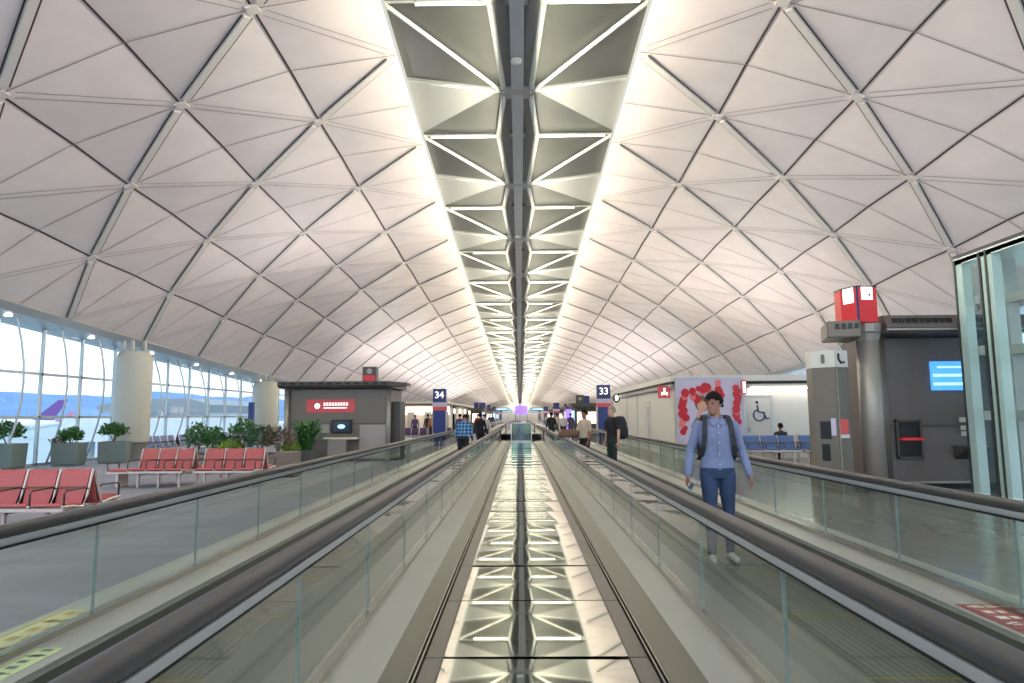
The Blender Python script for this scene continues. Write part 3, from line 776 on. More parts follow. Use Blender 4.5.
# ------------------------------------------------------------------ white block right
t = thing('restroom_block', 'white walled flat-roofed block with the wheelchair door and balloon poster', 'building', (0,0,0))
X0, Y0, Y1 = 5.56, 24.0, 39.5
b = MB(); b.bx(X0, 14, Y0, Y1, 0, 2.54); b.build('wall', 'wall_white', t)
b = MB(); b.bx(X0-.12, 14.1, Y0-.12, Y1, 2.75, 2.96); b.build('roof', 'wall_white', t)
b = MB(); b.bx(X0-.03, 14, Y0-.03, Y1, 2.64, 2.75); b.build('shadow_gap', 'black', t)
b = MB(); b.bx(X0-.10, 14.05, Y0-.10, Y1, 2.53, 2.64); b.build('fascia', 'kiosk_mid', t)
b = MB(); b.bx(8.3, 12.6, Y0-.16, Y0-.10, 2.46, 2.54); b.build('light_strip', 'lit_white', t)
dr = MB(); dr.bx(8.12, 9.02, Y0-.05, Y0, 0, 2.18); d_ = dr.build('door', 'door_white', t)
b = MB(); b.bx(8.06,8.12,Y0-.07,Y0,0,2.3); b.bx(9.02,9.08,Y0-.07,Y0,0,2.24); b.bx(8.06,9.08,Y0-.07,Y0,2.18,2.24); b.build('door_frame', 'silver', t)
b = MB(); b.bx(8.2,8.28,Y0-.10,Y0-.05,.95,1.1); b.build('door_handle', 'silver', d_)
# wheelchair pictogram
b = MB(); cx, cz = 8.58, 1.62
pts = [(cx+.20*math.cos(a), Y0-.062, cz-.10+.20*math.sin(a)) for a in [math.radians(q) for q in range(110, 400, 15)]]
b.path(pts, .025, 6); b.path([(cx-.05,Y0-.062,cz+.25),(cx-.02,Y0-.062,cz+.02),(cx+.16,Y0-.062,cz+.0),(cx+.26,Y0-.062,cz-.24),(cx+.34,Y0-.062,cz-.20)], .03, 6)
b.ell((cx-.06,Y0-.062,cz+.36), (.055,.02,.055)); b.build('wheelchair_pictogram', 'blue_sign', d_)
b = MB(); b.bx(X0-.06, X0, 28.3, 29.6, 0, 2.15); d2 = b.build('side_door', 'door_white', t)
b = MB(); b.bx(X0-.12, X0-.06, 28.4, 28.5, .3, 1.9); b.build('pull_bar', 'silver', d2)
for yy in (31.5, 34.5): b = MB(); b.bx(X0-.01, X0, yy, yy+.03, 0, 2.5); b.build('panel_seam', 'dark_line', t)
# red restroom sign on side face
t = thing('restroom_sign', 'small square red sign with a white figure pictogram near the wall corner', 'sign', (5.28, 24.3, 2.38))
b = MB(); b.bx(-.22,.22,-.03,.03,-.22,.22); b.build('plate', 'dull_red_sign', t)
b = MB(); b.bx(-.03,.05,-.045,-.03,-.1,.05); b.ell((.01,-.04,.11), (.045,.02,.045)); b.bx(-.11,-.06,-.045,-.03,-.12,.0); b.bx(.08,.13,-.045,-.03,-.12,.0); b.build('pictogram', 'white_sign', t)
# balloon poster panel
t = thing('balloon_poster', 'tall lavender wall poster of red balloons behind the man in blue', 'poster', (6.80, 23.80, 0))
b = MB(); b.bx(-1.18,1.18,-.04,.04,.35,2.84); b.build('sheet', 'lavender', t)
b = MB()
for x in (-1.2,1.2): b.bx(x-.03,x+.03,-.06,.06,.0,2.86)
b.bx(-1.2,1.2,-.06,.06,2.84,2.88); b.build('frame', 'silver', t)
rr = random.Random(3); b = MB(); c = MB()
def disc(mb, x, z, r, yy=-.05):
    mb.add([(x+r*math.cos(2*PI*k/16), yy, z+r*1.1*math.sin(2*PI*k/16)) for k in range(16)], [tuple(range(16))])
n_ = 0
for nm_, k0, k1 in (('balloon_column_print', 0, 12), ('balloon_arch_print', 12, 34), ('balloon_column_print', 34, 46)):
    b = MB()
    for k in range(k0, k1):
        if k < 12: x, z = -.95+rr.uniform(-.1,.1), .95+1.5*k/12
        elif k < 34: x, z = -.65+1.1*rr.random(), 2.55+rr.uniform(-.22,.15) - .28*rr.random()
        else: x, z = .93+rr.uniform(-.08,.08), 1.3+1.3*(k-34)/12
        n_ += 1; b.cur = 0 if rr.random() < .78 else 1; disc(b, x, z, rr.uniform(.09,.15), -.045-.0006*n_)
    b.build(nm_, ['balloon', 'balloon_pale'], t)
b = MB(); disc(b, -.30, 1.95, .26, -.044); b.build('hair_print', 'leaf_brown', t)
b = MB(); disc(b, -.30, 1.86, .17, -.0445); b.quad((-.52,-.0443,1.45),(-.38,-.0443,1.45),(-.2,-.0443,1.9),(-.34,-.0443,1.95)); b.build('face_print', 'skin_pale', t)
b = MB(); b.quad((-.75,-.0435,1.1),(.2,-.0435,1.0),(.1,-.0435,1.62),(-.5,-.0435,1.5)); b.build('sleeve_print', 'planter', t)
t = thing('wall_lamp', 'small upright lit fitting at the edge of the balloon poster', 'wall lamp', (8.0, 23.72, 2.52))
b = MB(); b.bx(-.08,.08,-.06,.1,-.25,.25); b.build('casing', 'dull_red_sign', t); b = MB(); b.bx(-.05,.05,-.07,-.06,-.2,.2); b.build('diffuser', 'white_sign', t)
for i, x in enumerate((8.36, 10.2, 12.0)):
    bench(3, .58, 'blue_seat', 'blue bench before the white wheelchair-door wall, ' + ('closest to the balloon poster, with the seated person','next one toward the phone booth','mostly hidden behind the phone booth')[i], (x, 22.6, 0), 0, double=True)
t = thing('litter_bin', 'small dark litter bin beside the phone booth', 'bin', (6.55, 14.7, 0))
b = MB(); b.bx(-.16,.16,-.16,.16,0,.72); b.build('body', 'planter_dark', t, bevel=.01); b = MB(); b.bx(-.17,.17,-.17,.17,.72,.76); b.build('lid', 'kiosk_mid', t)

# ------------------------------------------------------------------ dark information kiosk right
t = thing('kiosk', 'dark grey information kiosk with blue screen and red lantern post', 'kiosk', (0,0,0))
b = MB(); b.bx(7.32, 10.2, 13.9, 15.0, .12, 3.12); b.build('body', 'kiosk_brown', t)
b = MB(); b.bx(7.35, 10.2, 14.0, 15.0, 0, .12); b.build('plinth', 'black', t)
b = MB(); b.prism([(13.26,3.16),(13.17,3.26),(13.3,3.52),(15.2,3.52),(15.2,3.16)], 'x', 7.35, 10.3); cn = b.build('canopy', 'kiosk_brown', t)
b = MB(); b.bx(7.35,10.3,13.16,13.22,3.20,3.24); b.build('canopy_edge', 'kiosk_mid', cn)
for k in range(20):
    if k % 10 == 9: continue
    b = MB(); b.box((7.55+.135*k, 13.24, 3.40), (.095,.06,.10)); b.build('vent_slot', 'black', cn)
b = MB(); b.bx(7.25,10.2,13.87,13.9,1.28,1.31); b.build('seam_strip', 'kiosk_dark', t)
b = MB(); b.cyl((7.13,13.55), .215, 0, 3.25, 28); b.build('round_post', 'kiosk_mid', t, True)
b = MB(); b.cyl((7.44,13.72), .12, 0, 3.2, 18); b.build('slim_post', 'kiosk', t, True)
b = MB(); b.lathe((7.13,13.55,2.92), [(.22,.10),(.26,.24),(.30,.28),(.32,.44),(.28,.46)], 12); b.build('post_head', 'kiosk_mid', t)
# angled canopy wing
wR = Matrix.Rotation(math.radians(40), 3, 'Z')
b = MB(); b.box((6.60,13.55,3.22), (.62,1.0,.34), R=Matrix.Rotation(math.radians(-18),3,'Z')); wing = b.build('canopy_wing', 'kiosk', t, bevel=.03)
b = MB()
for k in range(4): b.box((6.33+.11*k, 13.10-.035*k, 3.28), (.07,.05,.10), R=Matrix.Rotation(math.radians(-18),3,'Z'))
b.build('vent_slot', 'black', wing)
# niche with red shelf
b = MB(); b.bx(7.80, 8.24, 13.86, 13.9, .66, 1.38); n1 = b.build('niche', 'black', t)
b = MB(); b.bx(7.76,7.80,13.82,13.9,.62,1.42); b.bx(8.24,8.28,13.82,13.9,.62,1.42); b.bx(7.76,8.28,13.82,13.9,1.38,1.42); b.bx(7.76,8.28,13.82,13.9,.62,.66); b.build('niche_frame', 'kiosk_dark', n1)
b = MB(); b.bx(7.80,8.24,13.70,13.86,1.00,1.05); b.build('red_shelf', 'red_sign', n1)
b = MB(); b.bx(8.58,9.35,13.84,13.9,2.02,2.62); sc_ = b.build('screen', 'screen', t)
b = MB(); b.bx(8.60,9.33,13.83,13.84,2.12,2.18); b.bx(8.60,9.33,13.83,13.84,2.30,2.36); b.bx(8.7,9.2,13.83,13.84,2.48,2.52); b.build('screen_lines', 'screen_pale', sc_)
b = MB(); b.bx(9.10,9.42,13.86,13.9,1.36,1.46); b.build('label_plate', 'wall_white', t)
for i in range(2):
    for j in range(2): b = MB(); b.bx(9.12+.14*i,9.21+.14*i,13.86,13.9,1.08+.12*j,1.17+.12*j); b.build('button', 'wall_white', t)
b = MB(); b.prism([(13.55,.84),(13.9,.88),(13.9,.60),(13.6,.80)], 'x', 8.95, 9.5); b.build('ledge', 'kiosk_dark', t)
b = MB(); b.bx(7.7,9.6,13.84,13.9,.12,.16); b.build('kick_strip', 'kiosk_mid', t)
# phone booth
t = thing('phone_booth', 'grey angular telephone booth column with white pictogram top', 'phone booth', (6.27, 13.5, 0))
poly = [(-.28,.36),(-.32,.02),(.02,-.26),(.33,-.16),(.36,.36)]
b = MB(); b.prism(poly, 'z', 0, 2.48); b.build('body', 'kiosk', t)
b = MB(); b.prism([(x*1.02,y*1.02) for x,y in poly], 'z', 2.48, 2.82); hd = b.build('sign_head', 'wall_white', t)
def on_face(p0, p1, u0, u1, z0, z1, m_, nm_, par, off=.012):
    a = Vector((*p0,0)); d = Vector((*p1,0))-a; n_ = Vector((d.y,-d.x,0)).normalized()
    q0, q1 = a+d*u0, a+d*u1; b_ = MB()
    pts = [q0,q1,q1+n_*off,q0+n_*off]
    b_.rings([[(p.x,p.y,z0) for p in pts],[(p.x,p.y,z1) for p in pts]]); return b_.build(nm_, m_, par)
A_, B_, C_ = poly[1], poly[2], poly[3]
on_face(A_, B_, .25,.70, 1.05,1.40, 'black', 'upper_niche', t); on_face(A_, B_, .28,.62, .62,.95, 'black', 'lower_niche', t)
on_face(A_, B_, .72,.92, 1.12,1.46, 'lavender', 'notice', t)
on_face(B_, C_, .15,.75, 1.16,1.44, 'dull_red_sign', 'red_notice', t); on_face(B_, C_, .15,.8, 1.07,1.14, 'wall_white', 'white_notice', t)
on_face(B_, C_, .08,.14, 0.0,2.5, 'kiosk_mid', 'edge_strip', t)
pm_ = on_face(A_, B_, .45,.60, 2.56,2.74, 'kiosk', 'figure_pictogram', hd, .02)
a = Vector((B_[0],B_[1],0)); d = (Vector((C_[0],C_[1],0))-a); 
b = MB(); nn_ = Vector((d.y,-d.x,0)).normalized()*.02
b.path([a+d*.30+nn_+Vector((0,0,2.75)), a+d*.28+nn_+Vector((0,0,2.65)), a+d*.45+nn_+Vector((0,0,2.56)), a+d*.70+nn_+Vector((0,0,2.58))], .022, 6); b.build('handset_pictogram', 'black', hd)
# red lantern
t = thing('lantern_sign', 'faceted red lantern sign with lit white pictogram windows on the kiosk post', 'sign', (6.90, 13.5, 3.38))
pl = [(-.26,.04),(-.12,-.34),(.30,-.30),(.36,.1),(.1,.36),(-.25,.32)]
b = MB(); b.prism(pl, 'z', 0, .70); b.build('body', 'red_sign', t)
b = MB(); b.prism([(x*1.03,y*1.03) for x,y in pl], 'z', .70, .73); b.build('cap', 'kiosk_dark', t)
on_face(pl[1], pl[2], .25,.78, .45,.70, 'lit_white', 'lit_window', t); on_face(pl[0], pl[1], .2,.8, .40,.70, 'lit_white', 'lit_window', t)
on_face(pl[1], pl[2], -.03,.06, 0,.72, 'blue_sign', 'edge_strip', t, .02)
for k in range(3): on_face(pl[1], pl[2], .32+.15*k,.36+.15*k, .47,.60, 'dark_line', 'pictogram', t, .02)
on_face(pl[1], pl[2], .28,.75, .61,.63, 'dark_line', 'pictogram', t, .02); on_face(pl[1], pl[2], .55,.68, .52,.56, 'dark_line', 'pictogram', t, .02)

# ------------------------------------------------------------------ glass lift right
t = thing('glass_lift', 'tall glass-walled lift shaft with pale green-white frame beside the dark kiosk', 'lift', (0,0,0))
GX, GY0, GY1, GT = 8.75, 8.2, 13.12, 4.58
b = MB(); 
for (y_, wd) in ((GY1-.11,.22),(GY1-.80,.08),(GY1-.96,.16),(GY1-2.6,.12),(GY0,.2)): b.bx(GX, GX+.18, y_-wd/2, y_+wd/2, 0, GT)
b.bx(GX, GX+.2, GY0, GY1, GT-.1, GT+.04)
b.build('frame', 'lift_frame', t)
b = MB(); 
for y_ in (GY1-.01, GY1-.72, GY1-.90): b.bx(GX-.02, GX+.02, y_-.02, y_+.02, 0, GT)
b.bx(GX-.02, GX+.1, GY0, GY1+.02, GT+.04, GT+.09); b.build('dark_edge', 'dark_line', t)
b = MB(); b.bx(GX-.012, GX, GY0, GY1-.02, .05, GT-.1); b.build('side_glass', 'clear_glass', t)
b = MB(); b.bx(GX, GX+3, GY1-.02, GY1-.005, .05, GT-.1); b.build('end_glass', 'clear_glass', t)
b = MB()
for z in (1.5, 2.75, 3.75): b.bx(GX+.7, GX+.95, GY0, GY1-.1, z-.09, z+.09)
for z in (1.5, 2.75, 3.75): b.bx(GX+.2, GX+3, GY1-.35, GY1-.2, z-.09, z+.09)
b.build('inner_beam', 'wall_white', t)
b = MB(); b.bx(GX+.7, GX+.92, GY1-.4, GY1-.18, 0, GT); b.bx(GX+1.7, GX+1.9, GY1-.4, GY1-.2, 0, GT); b.build('inner_column', 'wall_white', t)
b = MB(); b.bx(GX+1.0, GX+2.6, GY0+.5, GY1-.6, 2.1, 2.2); b.build('lift_car_floor', 'silver', t)
b = MB(); b.bx(GX+1.0, GX+1.06, GY0+.5, GY1-.6, 2.2, 4.3); b.build('lift_car_side', 'clear_glass', t)
b = MB(); b.bx(GX, GX+3, GY0, GY1, GT-.08, GT); b.build('roof', 'lift_frame', t)

# ------------------------------------------------------------------ far kiosks and panels
far = [(3.8,46,1.6,3,2.4,'kiosk_dark','dark canopied stall just behind the two travellers, short of the numeral 33 pillar line'),
       (4.6,64,2.2,6,2.5,'kiosk_mid','grey stall farther along beside the purple banner'),
       (4.8,88,2.4,10,2.6,'kiosk_dark','dark stall far down the hall on the number 33 side'),
       (4.8,120,2.4,14,2.6,'wall_white','white stall farthest down the hall on the number 33 side'),
       (-3.45,60,1.0,5,2.3,'kiosk_dark','dark stall beside the open lit shop on the number 34 side'),
       (-3.45,84,1.0,8,2.5,'kiosk_mid','grey stall far down the hall on the number 34 side'),
       (-4.6,125,2.0,14,2.6,'kiosk_dark','dark stall farthest down the hall on the number 34 side')]
for x, y, wd, ln, h_, m_, lb in far:
    s_ = 1 if x > 0 else -1
    t = thing('stall', lb, 'stall', (x + s_*wd/2, y, 0))
    b = MB(); b.bx(-wd/2, wd/2, 0, ln, 0, h_-.25); b.build('body', m_, t)
    b = MB(); b.bx(-wd/2-.25, wd/2+.2, -.3, ln+.2, h_-.25, h_); b.build('canopy', 'kiosk_dark', t)
    b = MB(); b.bx(-wd/2+.15, wd/2-.15, -.03, 0, 1.0, 1.8); b.build('display', 'shop_glow', t)
    b = MB(); b.bx(-wd/2-.03, -wd/2, .4, ln-.4, 1.1, 1.9) if s_ > 0 else b.bx(wd/2, wd/2+.03, .4, ln-.4, 1.1, 1.9); b.build('side_display', 'screen_pale', t)
    b = MB(); b.bx(-.2,.2,-.2,.2,h_,h_+.5); b.build('roof_sign', 'blue_sign', t)
t = thing('purple_banner', 'glowing purple and white upright display panel far down the hall', 'display panel', (4.45, 59, 0), math.radians(-8))
b = MB(); b.bx(-.42,.42,-.06,.06,.35,2.1); b.build('panel', 'purple_lit', t)
b = MB(); b.quad((-.3,-.065,.6),(-.05,-.065,.6),(.3,-.065,1.9),(.1,-.065,1.9)); b.build('streak', 'white_sign', t); b = MB(); b.bx(-.45,.45,-.1,.1,0,.35); b.build('foot', 'kiosk_dark', t)
for i, (x, y, w_, z) in enumerate(((-2.6,95,1.8,2.75),(2.6,98,1.8,2.75),(-2.6,113,1.8,2.8),(2.6,116,1.8,2.8),(-2.7,135,2.0,2.7),(2.7,132,2.0,2.7))):
    t = thing('overhead_sign', '%s distant lit overhead sign, in line with the %s' % (('nearest','nearest','middle','middle','farthest','farthest')[i], 'blue pillar marked 34' if x < 0 else 'white wheelchair-door block'), 'sign', (x, y, 0))
    b = MB(); b.bx(-w_/2,w_/2,-.08,.08,z-.45,z); b.build('sign_box', 'blue_sign', t); b = MB(); b.bx(-w_/2+.1,w_/2-.1,-.10,-.08,z-.35,z-.1); b.build('lit_face', 'screen_pale', t)
    for sx in (-1,1): b = MB(); b.bx(sx*w_/2-.04,sx*w_/2+.04,-.04,.04,0,z); b.build('post', 'silver', t)
t = thing('hanging_screen', 'glowing purple screen at the very end of the hall under the skylight strip', 'screen', (.3, 170, 0))
b = MB(); b.bx(-1.6,1.6,-.1,.1,2.0,4.2); b.build('screen', 'purple_lit', t); 
for x in (-1.5,1.5): b = MB(); b.bx(x-.08,x+.08,-.05,.15,0,4.2); b.build('post', 'kiosk_dark', t)
t = thing('stanchion_sign', 'dark sign box with a lit face on top of the stall behind the travellers', 'sign', (4.15, 45.9, 2.4))
b = MB(); b.bx(-.28,.28,-.2,.2,0,.55); b.build('box', 'kiosk_dark', t); b = MB(); b.ell((0,-.2,.3), (.12,.02,.12)); b.build('face', 'kiosk_mid', t)
t = thing('wall_lamp', 'round lit lamp on the white block wall beside the number 33 pillar', 'wall lamp', (5.35, 36.8, 2.5))
b = MB(); b.ell((0,0,0), (.2,.12,.26)); b.build('shade', 'kiosk_dark', t, True); b = MB(); b.ell((0,-.08,0), (.09,.08,.16)); b.build('bulb', 'lit_white', t, True)

# ------------------------------------------------------------------ people
def person(name, label, loc, rz, H, col, arms, legs, head_yaw=0.0, head_pitch=0.0, lean=0.0, short_sleeve=False, voxel=.010, seated=False, group=None, hair='short', stout=1.0, collar=False, faces=True):
    s = H/1.73
    t = tag(empty('tmp_person'), label, 'person', group); bpy.data.objects.remove(t)
    m = MB(); S = []     # S: sample points (point, radius, material)
    V = Vector
    hip = V((0,0,.93))
    Rl = Matrix.Rotation(lean, 3, 'X')        # positive lean bows toward -Y
    def up(p): p = V(p); return hip + Rl @ (p-hip)
    def chain(pts, rad, mt, n=12, sub=6):
        m.path(pts, rad, n)
        for p, r in zip(pts, rad): m.ell(p, (r,r,r), n, 6)
        for i in range(len(pts)-1):
            for k in range(sub+1):
                a = k/sub; S.append((V(pts[i]).lerp(V(pts[i+1]), a), rad[i]*(1-a)+rad[i+1]*a, mt))
    # torso
    TR = [(.84,.155,.105,.0),(.92,.168,.118,.0),(.98,.165,.118,0),(1.06,.152,.110,.0),(1.15,.158,.112,-.005),(1.26,.176,.118,-.005),(1.35,.178,.112,0),(1.405,.160,.092,.005),(1.44,.118,.078,.008),(1.462,.066,.062,.008)]
    rs = []
    for z, rx, ry, cy in TR:
        rs.append([up((rx*stout*math.cos(2*PI*k/20), cy+ry*stout*math.sin(2*PI*k/20), z)) for k in range(20)])
        for dx in (-.6,-.3,0,.3,.6): S.append((up((rx*dx*stout, cy, z)), ry*.95*stout, 0 if z > 1.45 else (1 if z > .93 else 2)))
    m.rings(rs)
    # legs: hip, knee, ankle, toe
    for sx, (kn, an, fd) in zip((-1, 1), legs):
        h_ = V((sx*.088,0,.88)); kn = V(kn); an = V(an)
        chain([h_, h_.lerp(kn,.35), kn, kn.lerp(an,.35), an], [.092*stout,.082*stout,.060,.058,.043], 2, 14)
        chain([an+V((0,0,-.035)), an + V(fd)*.07+V((0,0,-.05)), an + V(fd)*.17+V((0,0,-.055))], [.043,.042,.034], 3, 10, 3)
        m.ell(an+V(fd)*-.04+V((0,0,-.045)), (.034,.036,.036), 10, 6)
    # arms: shoulder, elbow, wrist
    for sx, (el, wr) in zip((-1, 1), arms):
        sh = up((sx*.168*stout,.005,1.378)); el = V(el); wr = V(wr)
        if short_sleeve:
            md = sh.lerp(el,.75); chain([sh, sh.lerp(el,.4), md], [.066*stout,.057,.054], 1); chain([md, el, el.lerp(wr,.35), wr], [.042,.040,.037,.026], 0)
        else:
            chain([sh, sh.lerp(el,.4), el, el.lerp(wr,.35), wr.lerp(el,.06)], [.058*stout,.054,.048,.047,.038], 1); chain([wr.lerp(el,.1), wr], [.026,.026], 0)
        d = (wr-el).normalized(); fr = V((0,-1,0)); n_ = V((-sx,0,0)); tt = (fr - d*fr.dot(d)).normalized(); n_ = tt.cross(d).normalized()
        if n_.x*sx > 0: n_ = -n_
        # palm and five fingers
        R = Matrix((n_, tt, d)).transposed()
        m.ell(wr+d*.052, (.017,.040,.054), 10, 8, R); S.append((wr+d*.05, .03, 0))
        for j, L in enumerate((.070,.078,.073,.058)):
            b = wr + d*.088 + tt*(.030-.0195*j); p = [b]; a = .18+.05*j
            for q in range(3):
                a += (.22,.42,.42)[q]; p.append(p[-1] + (d*math.cos(a)+n_*math.sin(a)).normalized()*L*(.42,.32,.26)[q])
            m.path(p, [.0095,.009,.0085,.007], 8); m.ell(p[-1], (.007,)*3, 8, 6); m.ell(p[1], (.009,)*3, 8, 6)
            S.append((p[1], .01, 0)); S.append((p[3], .01, 0))
        b = wr + d*.028 + tt*.026
        p = [b, b + (d*.6+tt*.75+n_*.25).normalized()*.034, b + (d*.6+tt*.75+n_*.25).normalized()*.034 + (d*.92+tt*.25+n_*.35).normalized()*.030, b + (d*.6+tt*.75+n_*.25).normalized()*.034 + (d*.92+tt*.25+n_*.35).normalized()*.055]
        m.path(p, [.013,.011,.0095,.008], 8); m.ell(p[-1], (.008,)*3, 8, 6); S.append((p[1], .012, 0)); S.append((p[3], .01, 0))
    # neck and head
    chain([up((0,.012,1.45)), up((0,.000,1.53))], [.056,.052], 0, 14)
    piv = up((0,.01,1.52)); Rh = Rl @ Matrix.Rotation(head_yaw, 3, 'Z') @ Matrix.Rotation(head_pitch, 3, 'X')
    def hp(x, y, z): return piv + Rh @ V((x, y-.012, z-.005))
    HP = [(-.012,.020,.018,-.068),(.0,.034,.030,-.060),(.022,.046,.052,-.036),(.05,.058,.074,-.016),(.085,.067,.088,-.004),(.12,.073,.096,.003),(.155,.072,.095,.006),(.185,.060,.078,.008),(.207,.036,.046,.008),(.213,.010,.014,.008)]
    m.rings([[hp(rx*math.cos(2*PI*k/20), cy+ry*math.sin(2*PI*k/20), z) for k in range(20)] for z, rx, ry, cy in HP])
    for z, rx, ry, cy in HP[2:8]: S.append((hp(0,cy,z), rx, 0))
    m.rings([[hp(x_+q[0]*.5, q[1], z_) for q in ((-w_,0-.080),(0,-.080-d_),(w_,-.080),(0,-.06))] for z_, w_, d_, x_ in ((.105,.012,.012,0),(.085,.018,.024,0),(.068,.028,.034,0),(.060,.022,.020,0))])
    for sx in (-1,1): m.ell(hp(sx*.072,.012,.088), (.010,.018,.030), 8, 6, Rh)
    m.ell(hp(0,-.088,.036), (.022,.008,.006), 8, 4, Rh); m.ell(hp(0,-.086,.026), (.018,.009,.006), 8, 4, Rh)
    for sx in (-1,1): m.ell(hp(sx*.030,-.080,.112), (.020,.010,.007), 8, 4, Rh)
    # scale, remesh into one continuous skin
    me = bpy.data.meshes.new('raw'); me.from_pydata([tuple(V(v)*s) for v in m.v], [], m.f)
    bm = bmesh.new(); bm.from_mesh(me); bmesh.ops.recalc_face_normals(bm, faces=bm.faces); bm.to_mesh(me); bm.free()
    ob = bpy.data.objects.new('raw', me); COL.objects.link(ob)
    r = ob.modifiers.new('r', 'REMESH'); r.mode = 'VOXEL'; r.voxel_size = voxel
    sm = ob.modifiers.new('s', 'SMOOTH'); sm.factor = .5; sm.iterations = 2 if voxel < .012 else 1
    dg = bpy.context.evaluated_depsgraph_get(); me2 = bpy.data.meshes.new_from_object(ob.evaluated_get(dg)); bpy.data.objects.remove(ob)
    for k in ('skin','top','bottom','shoe'): me2.materials.append(M[col[k]])
    from mathutils.kdtree import KDTree
    kd = KDTree(len(S))
    for i, (p, r_, mt) in enumerate(S): kd.insert(p*s, i)
    kd.balance(); mi = []
    for p in me2.polygons:
        best = min(((c[0]-p.center).length - S[c[1]][1]*s, S[c[1]][2]) for c in kd.find_n(p.center, 6)) if True else None
        mi.append(best[1])
    me2.polygons.foreach_set('material_index', mi); me2.polygons.foreach_set('use_smooth', [True]*len(mi)); me2.update()
    o = bpy.data.objects.new(name, me2); COL.objects.link(o); o.location = loc; o.rotation_euler = (0,0,rz); tag(o, label, 'person', group)
    # hair
    if hair:
        h = MB(); rr = random.Random(int(H*1000)); N = 28; rows = []
        for i in range(11):
            z = .228 - i*.019 - (.02 if hair == 'long' else 0)*i*.3
            rows.append(z)
        vs_ = []; 
        top = hp(0, .008, .232)
        for i, z in enumerate(rows):
            f_ = math.sqrt(max(.02, 1-((max(z,.115)-.115)/.118)**2)); rx, ry = .083*f_+.002, .106*f_+.002
            for k in range(N):
                a = 2*PI*k/N; x, y = rx*math.cos(a), .008+ry*math.sin(a)
                wob = 1.02 + (.16 if hair != 'crop' else .01)*noise.noise(V((x*40,y*40,z*30+H)))
                vs_.append(hp(x*wob, y*wob, z))
        fs_ = []
        for i in range(len(rows)-1):
            for k in range(N):
                a = 2*PI*(k+.5)/N; sy = math.sin(a); z = rows[i+1]
                low = (.138 if (k % 5) else .122) if sy < -.72 else (.122 if sy < -.30 else (.085 if sy < .25 else .040))
                if hair == 'crop': low += .03
                if hair == 'long': low = .150 if sy < -.72 else (.06 if sy < -.3 else -.05)
                if z < low: continue
                fs_.append((i*N+k, i*N+(k+1)%N, (i+1)*N+(k+1)%N, (i+1)*N+k))
        b0 = len(vs_); vs_.append(top)
        for k in range(N): fs_.append((b0, (k+1)%N, k))
        h.add([V(v)*s for v in vs_], fs_); ho = h.build('hair', col['hair'], o, True)
        sd = ho.modifiers.new('thick', 'SOLIDIFY'); sd.thickness = .022*s; sd.offset = -1
        if faces:
            h = MB()
            for sx in (-1,1): h.ell(hp(sx*.030,-.0835,.098)*s, (.011*s,.006*s,.006*s), 8, 6, Rh)
            h.build('eye', 'black', o); h = MB()
            for sx in (-1,1): h.ell(hp(sx*.031,-.0905,.119)*s, (.019*s,.005*s,.0035*s), 8, 4, Rh)
            h.build('eyebrow', col['hair'], o)
    if collar:
        c = MB()
        for sx in (-1,1):
            c.path([up((sx*.012,-.096,1.415))*s, up((sx*.040,-.078,1.450))*s, up((sx*.066,-.02,1.478))*s, up((sx*.044,.060,1.492))*s, up((0,.072,1.494))*s], [.006*s,.009*s,.012*s,.012*s,.012*s], 8)
            c.add([up(q)*s for q in ((sx*.008,-.108,1.412),(sx*.056,-.084,1.462),(sx*.078,-.100,1.418),(sx*.046,-.122,1.375))], [(0,1,2,3)])
            c.add([up(q)*s for q in ((sx*.008,-.098,1.412),(sx*.056,-.074,1.462),(sx*.078,-.090,1.418),(sx*.046,-.112,1.375))], [(0,1,2,3)])
        c.build('collar', col['top'], o, True)
        c = MB(); pts = [up((.0,-.124,.935))*s, up((0,-.122,1.05))*s, up((0,-.127,1.16))*s, up((0,-.131,1.28))*s, up((0,-.118,1.36))*s, up((0,-.106,1.405))*s]
        c.path(pts, 1, prof=[(-.014,-.004),(.014,-.004),(.014,.004),(-.014,.004)], side=(1,0,0)); c.build('placket', col['top'], o)
        c = MB()
        for i, p in enumerate(pts[:-1]): c.ell(p.lerp(pts[i+1], .4)+V((0,-.006,0)), (.006,.003,.006), 8, 4)
        c.build('button', 'white_sign' if False else 'wall_white', o)
        c = MB(); c.ell(up((.085,-.118,1.27))*s, (.052*s,.006,.058*s), 4, 4, Rl @ Matrix.Rotation(0.0,3,'Y')); 
    return o
stand = [((-.095,-.01,.49),(-.10,.02,.085),(0,-1,0)), ((.095,-.01,.49),(.10,.02,.085),(0,-1,0))]
def A(lx=-.275, rx=.275, ly=-.02, ry=-.02, lz=.86, rz_=.86, ey=.03): return [((-.235,ey,1.13),(lx,ly,lz)), ((.235,ey,1.13),(rx,ry,rz_))]
man = person('person', 'man in a light blue shirt and jeans with backpack straps, standing on the walkway', (2.02,6.9,PZ+.01), math.radians(-4), 1.70,
       dict(skin='skin', top='shirt_blue', bottom='jeans', shoe='shoe', hair='hair'),
       [((-.262,.02,1.13),(-.315,-.06,.87)), ((.262,.03,1.13),(.315,-.045,.87))],
       [((-.095,-.05,.49),(-.10,-.06,.085),(-.15,-1,0)), ((.10,.0,.49),(.11,.06,.085),(.15,-1,0))],
       head_yaw=math.radians(-38), head_pitch=math.radians(4), voxel=.0065, collar=True, stout=1.06)
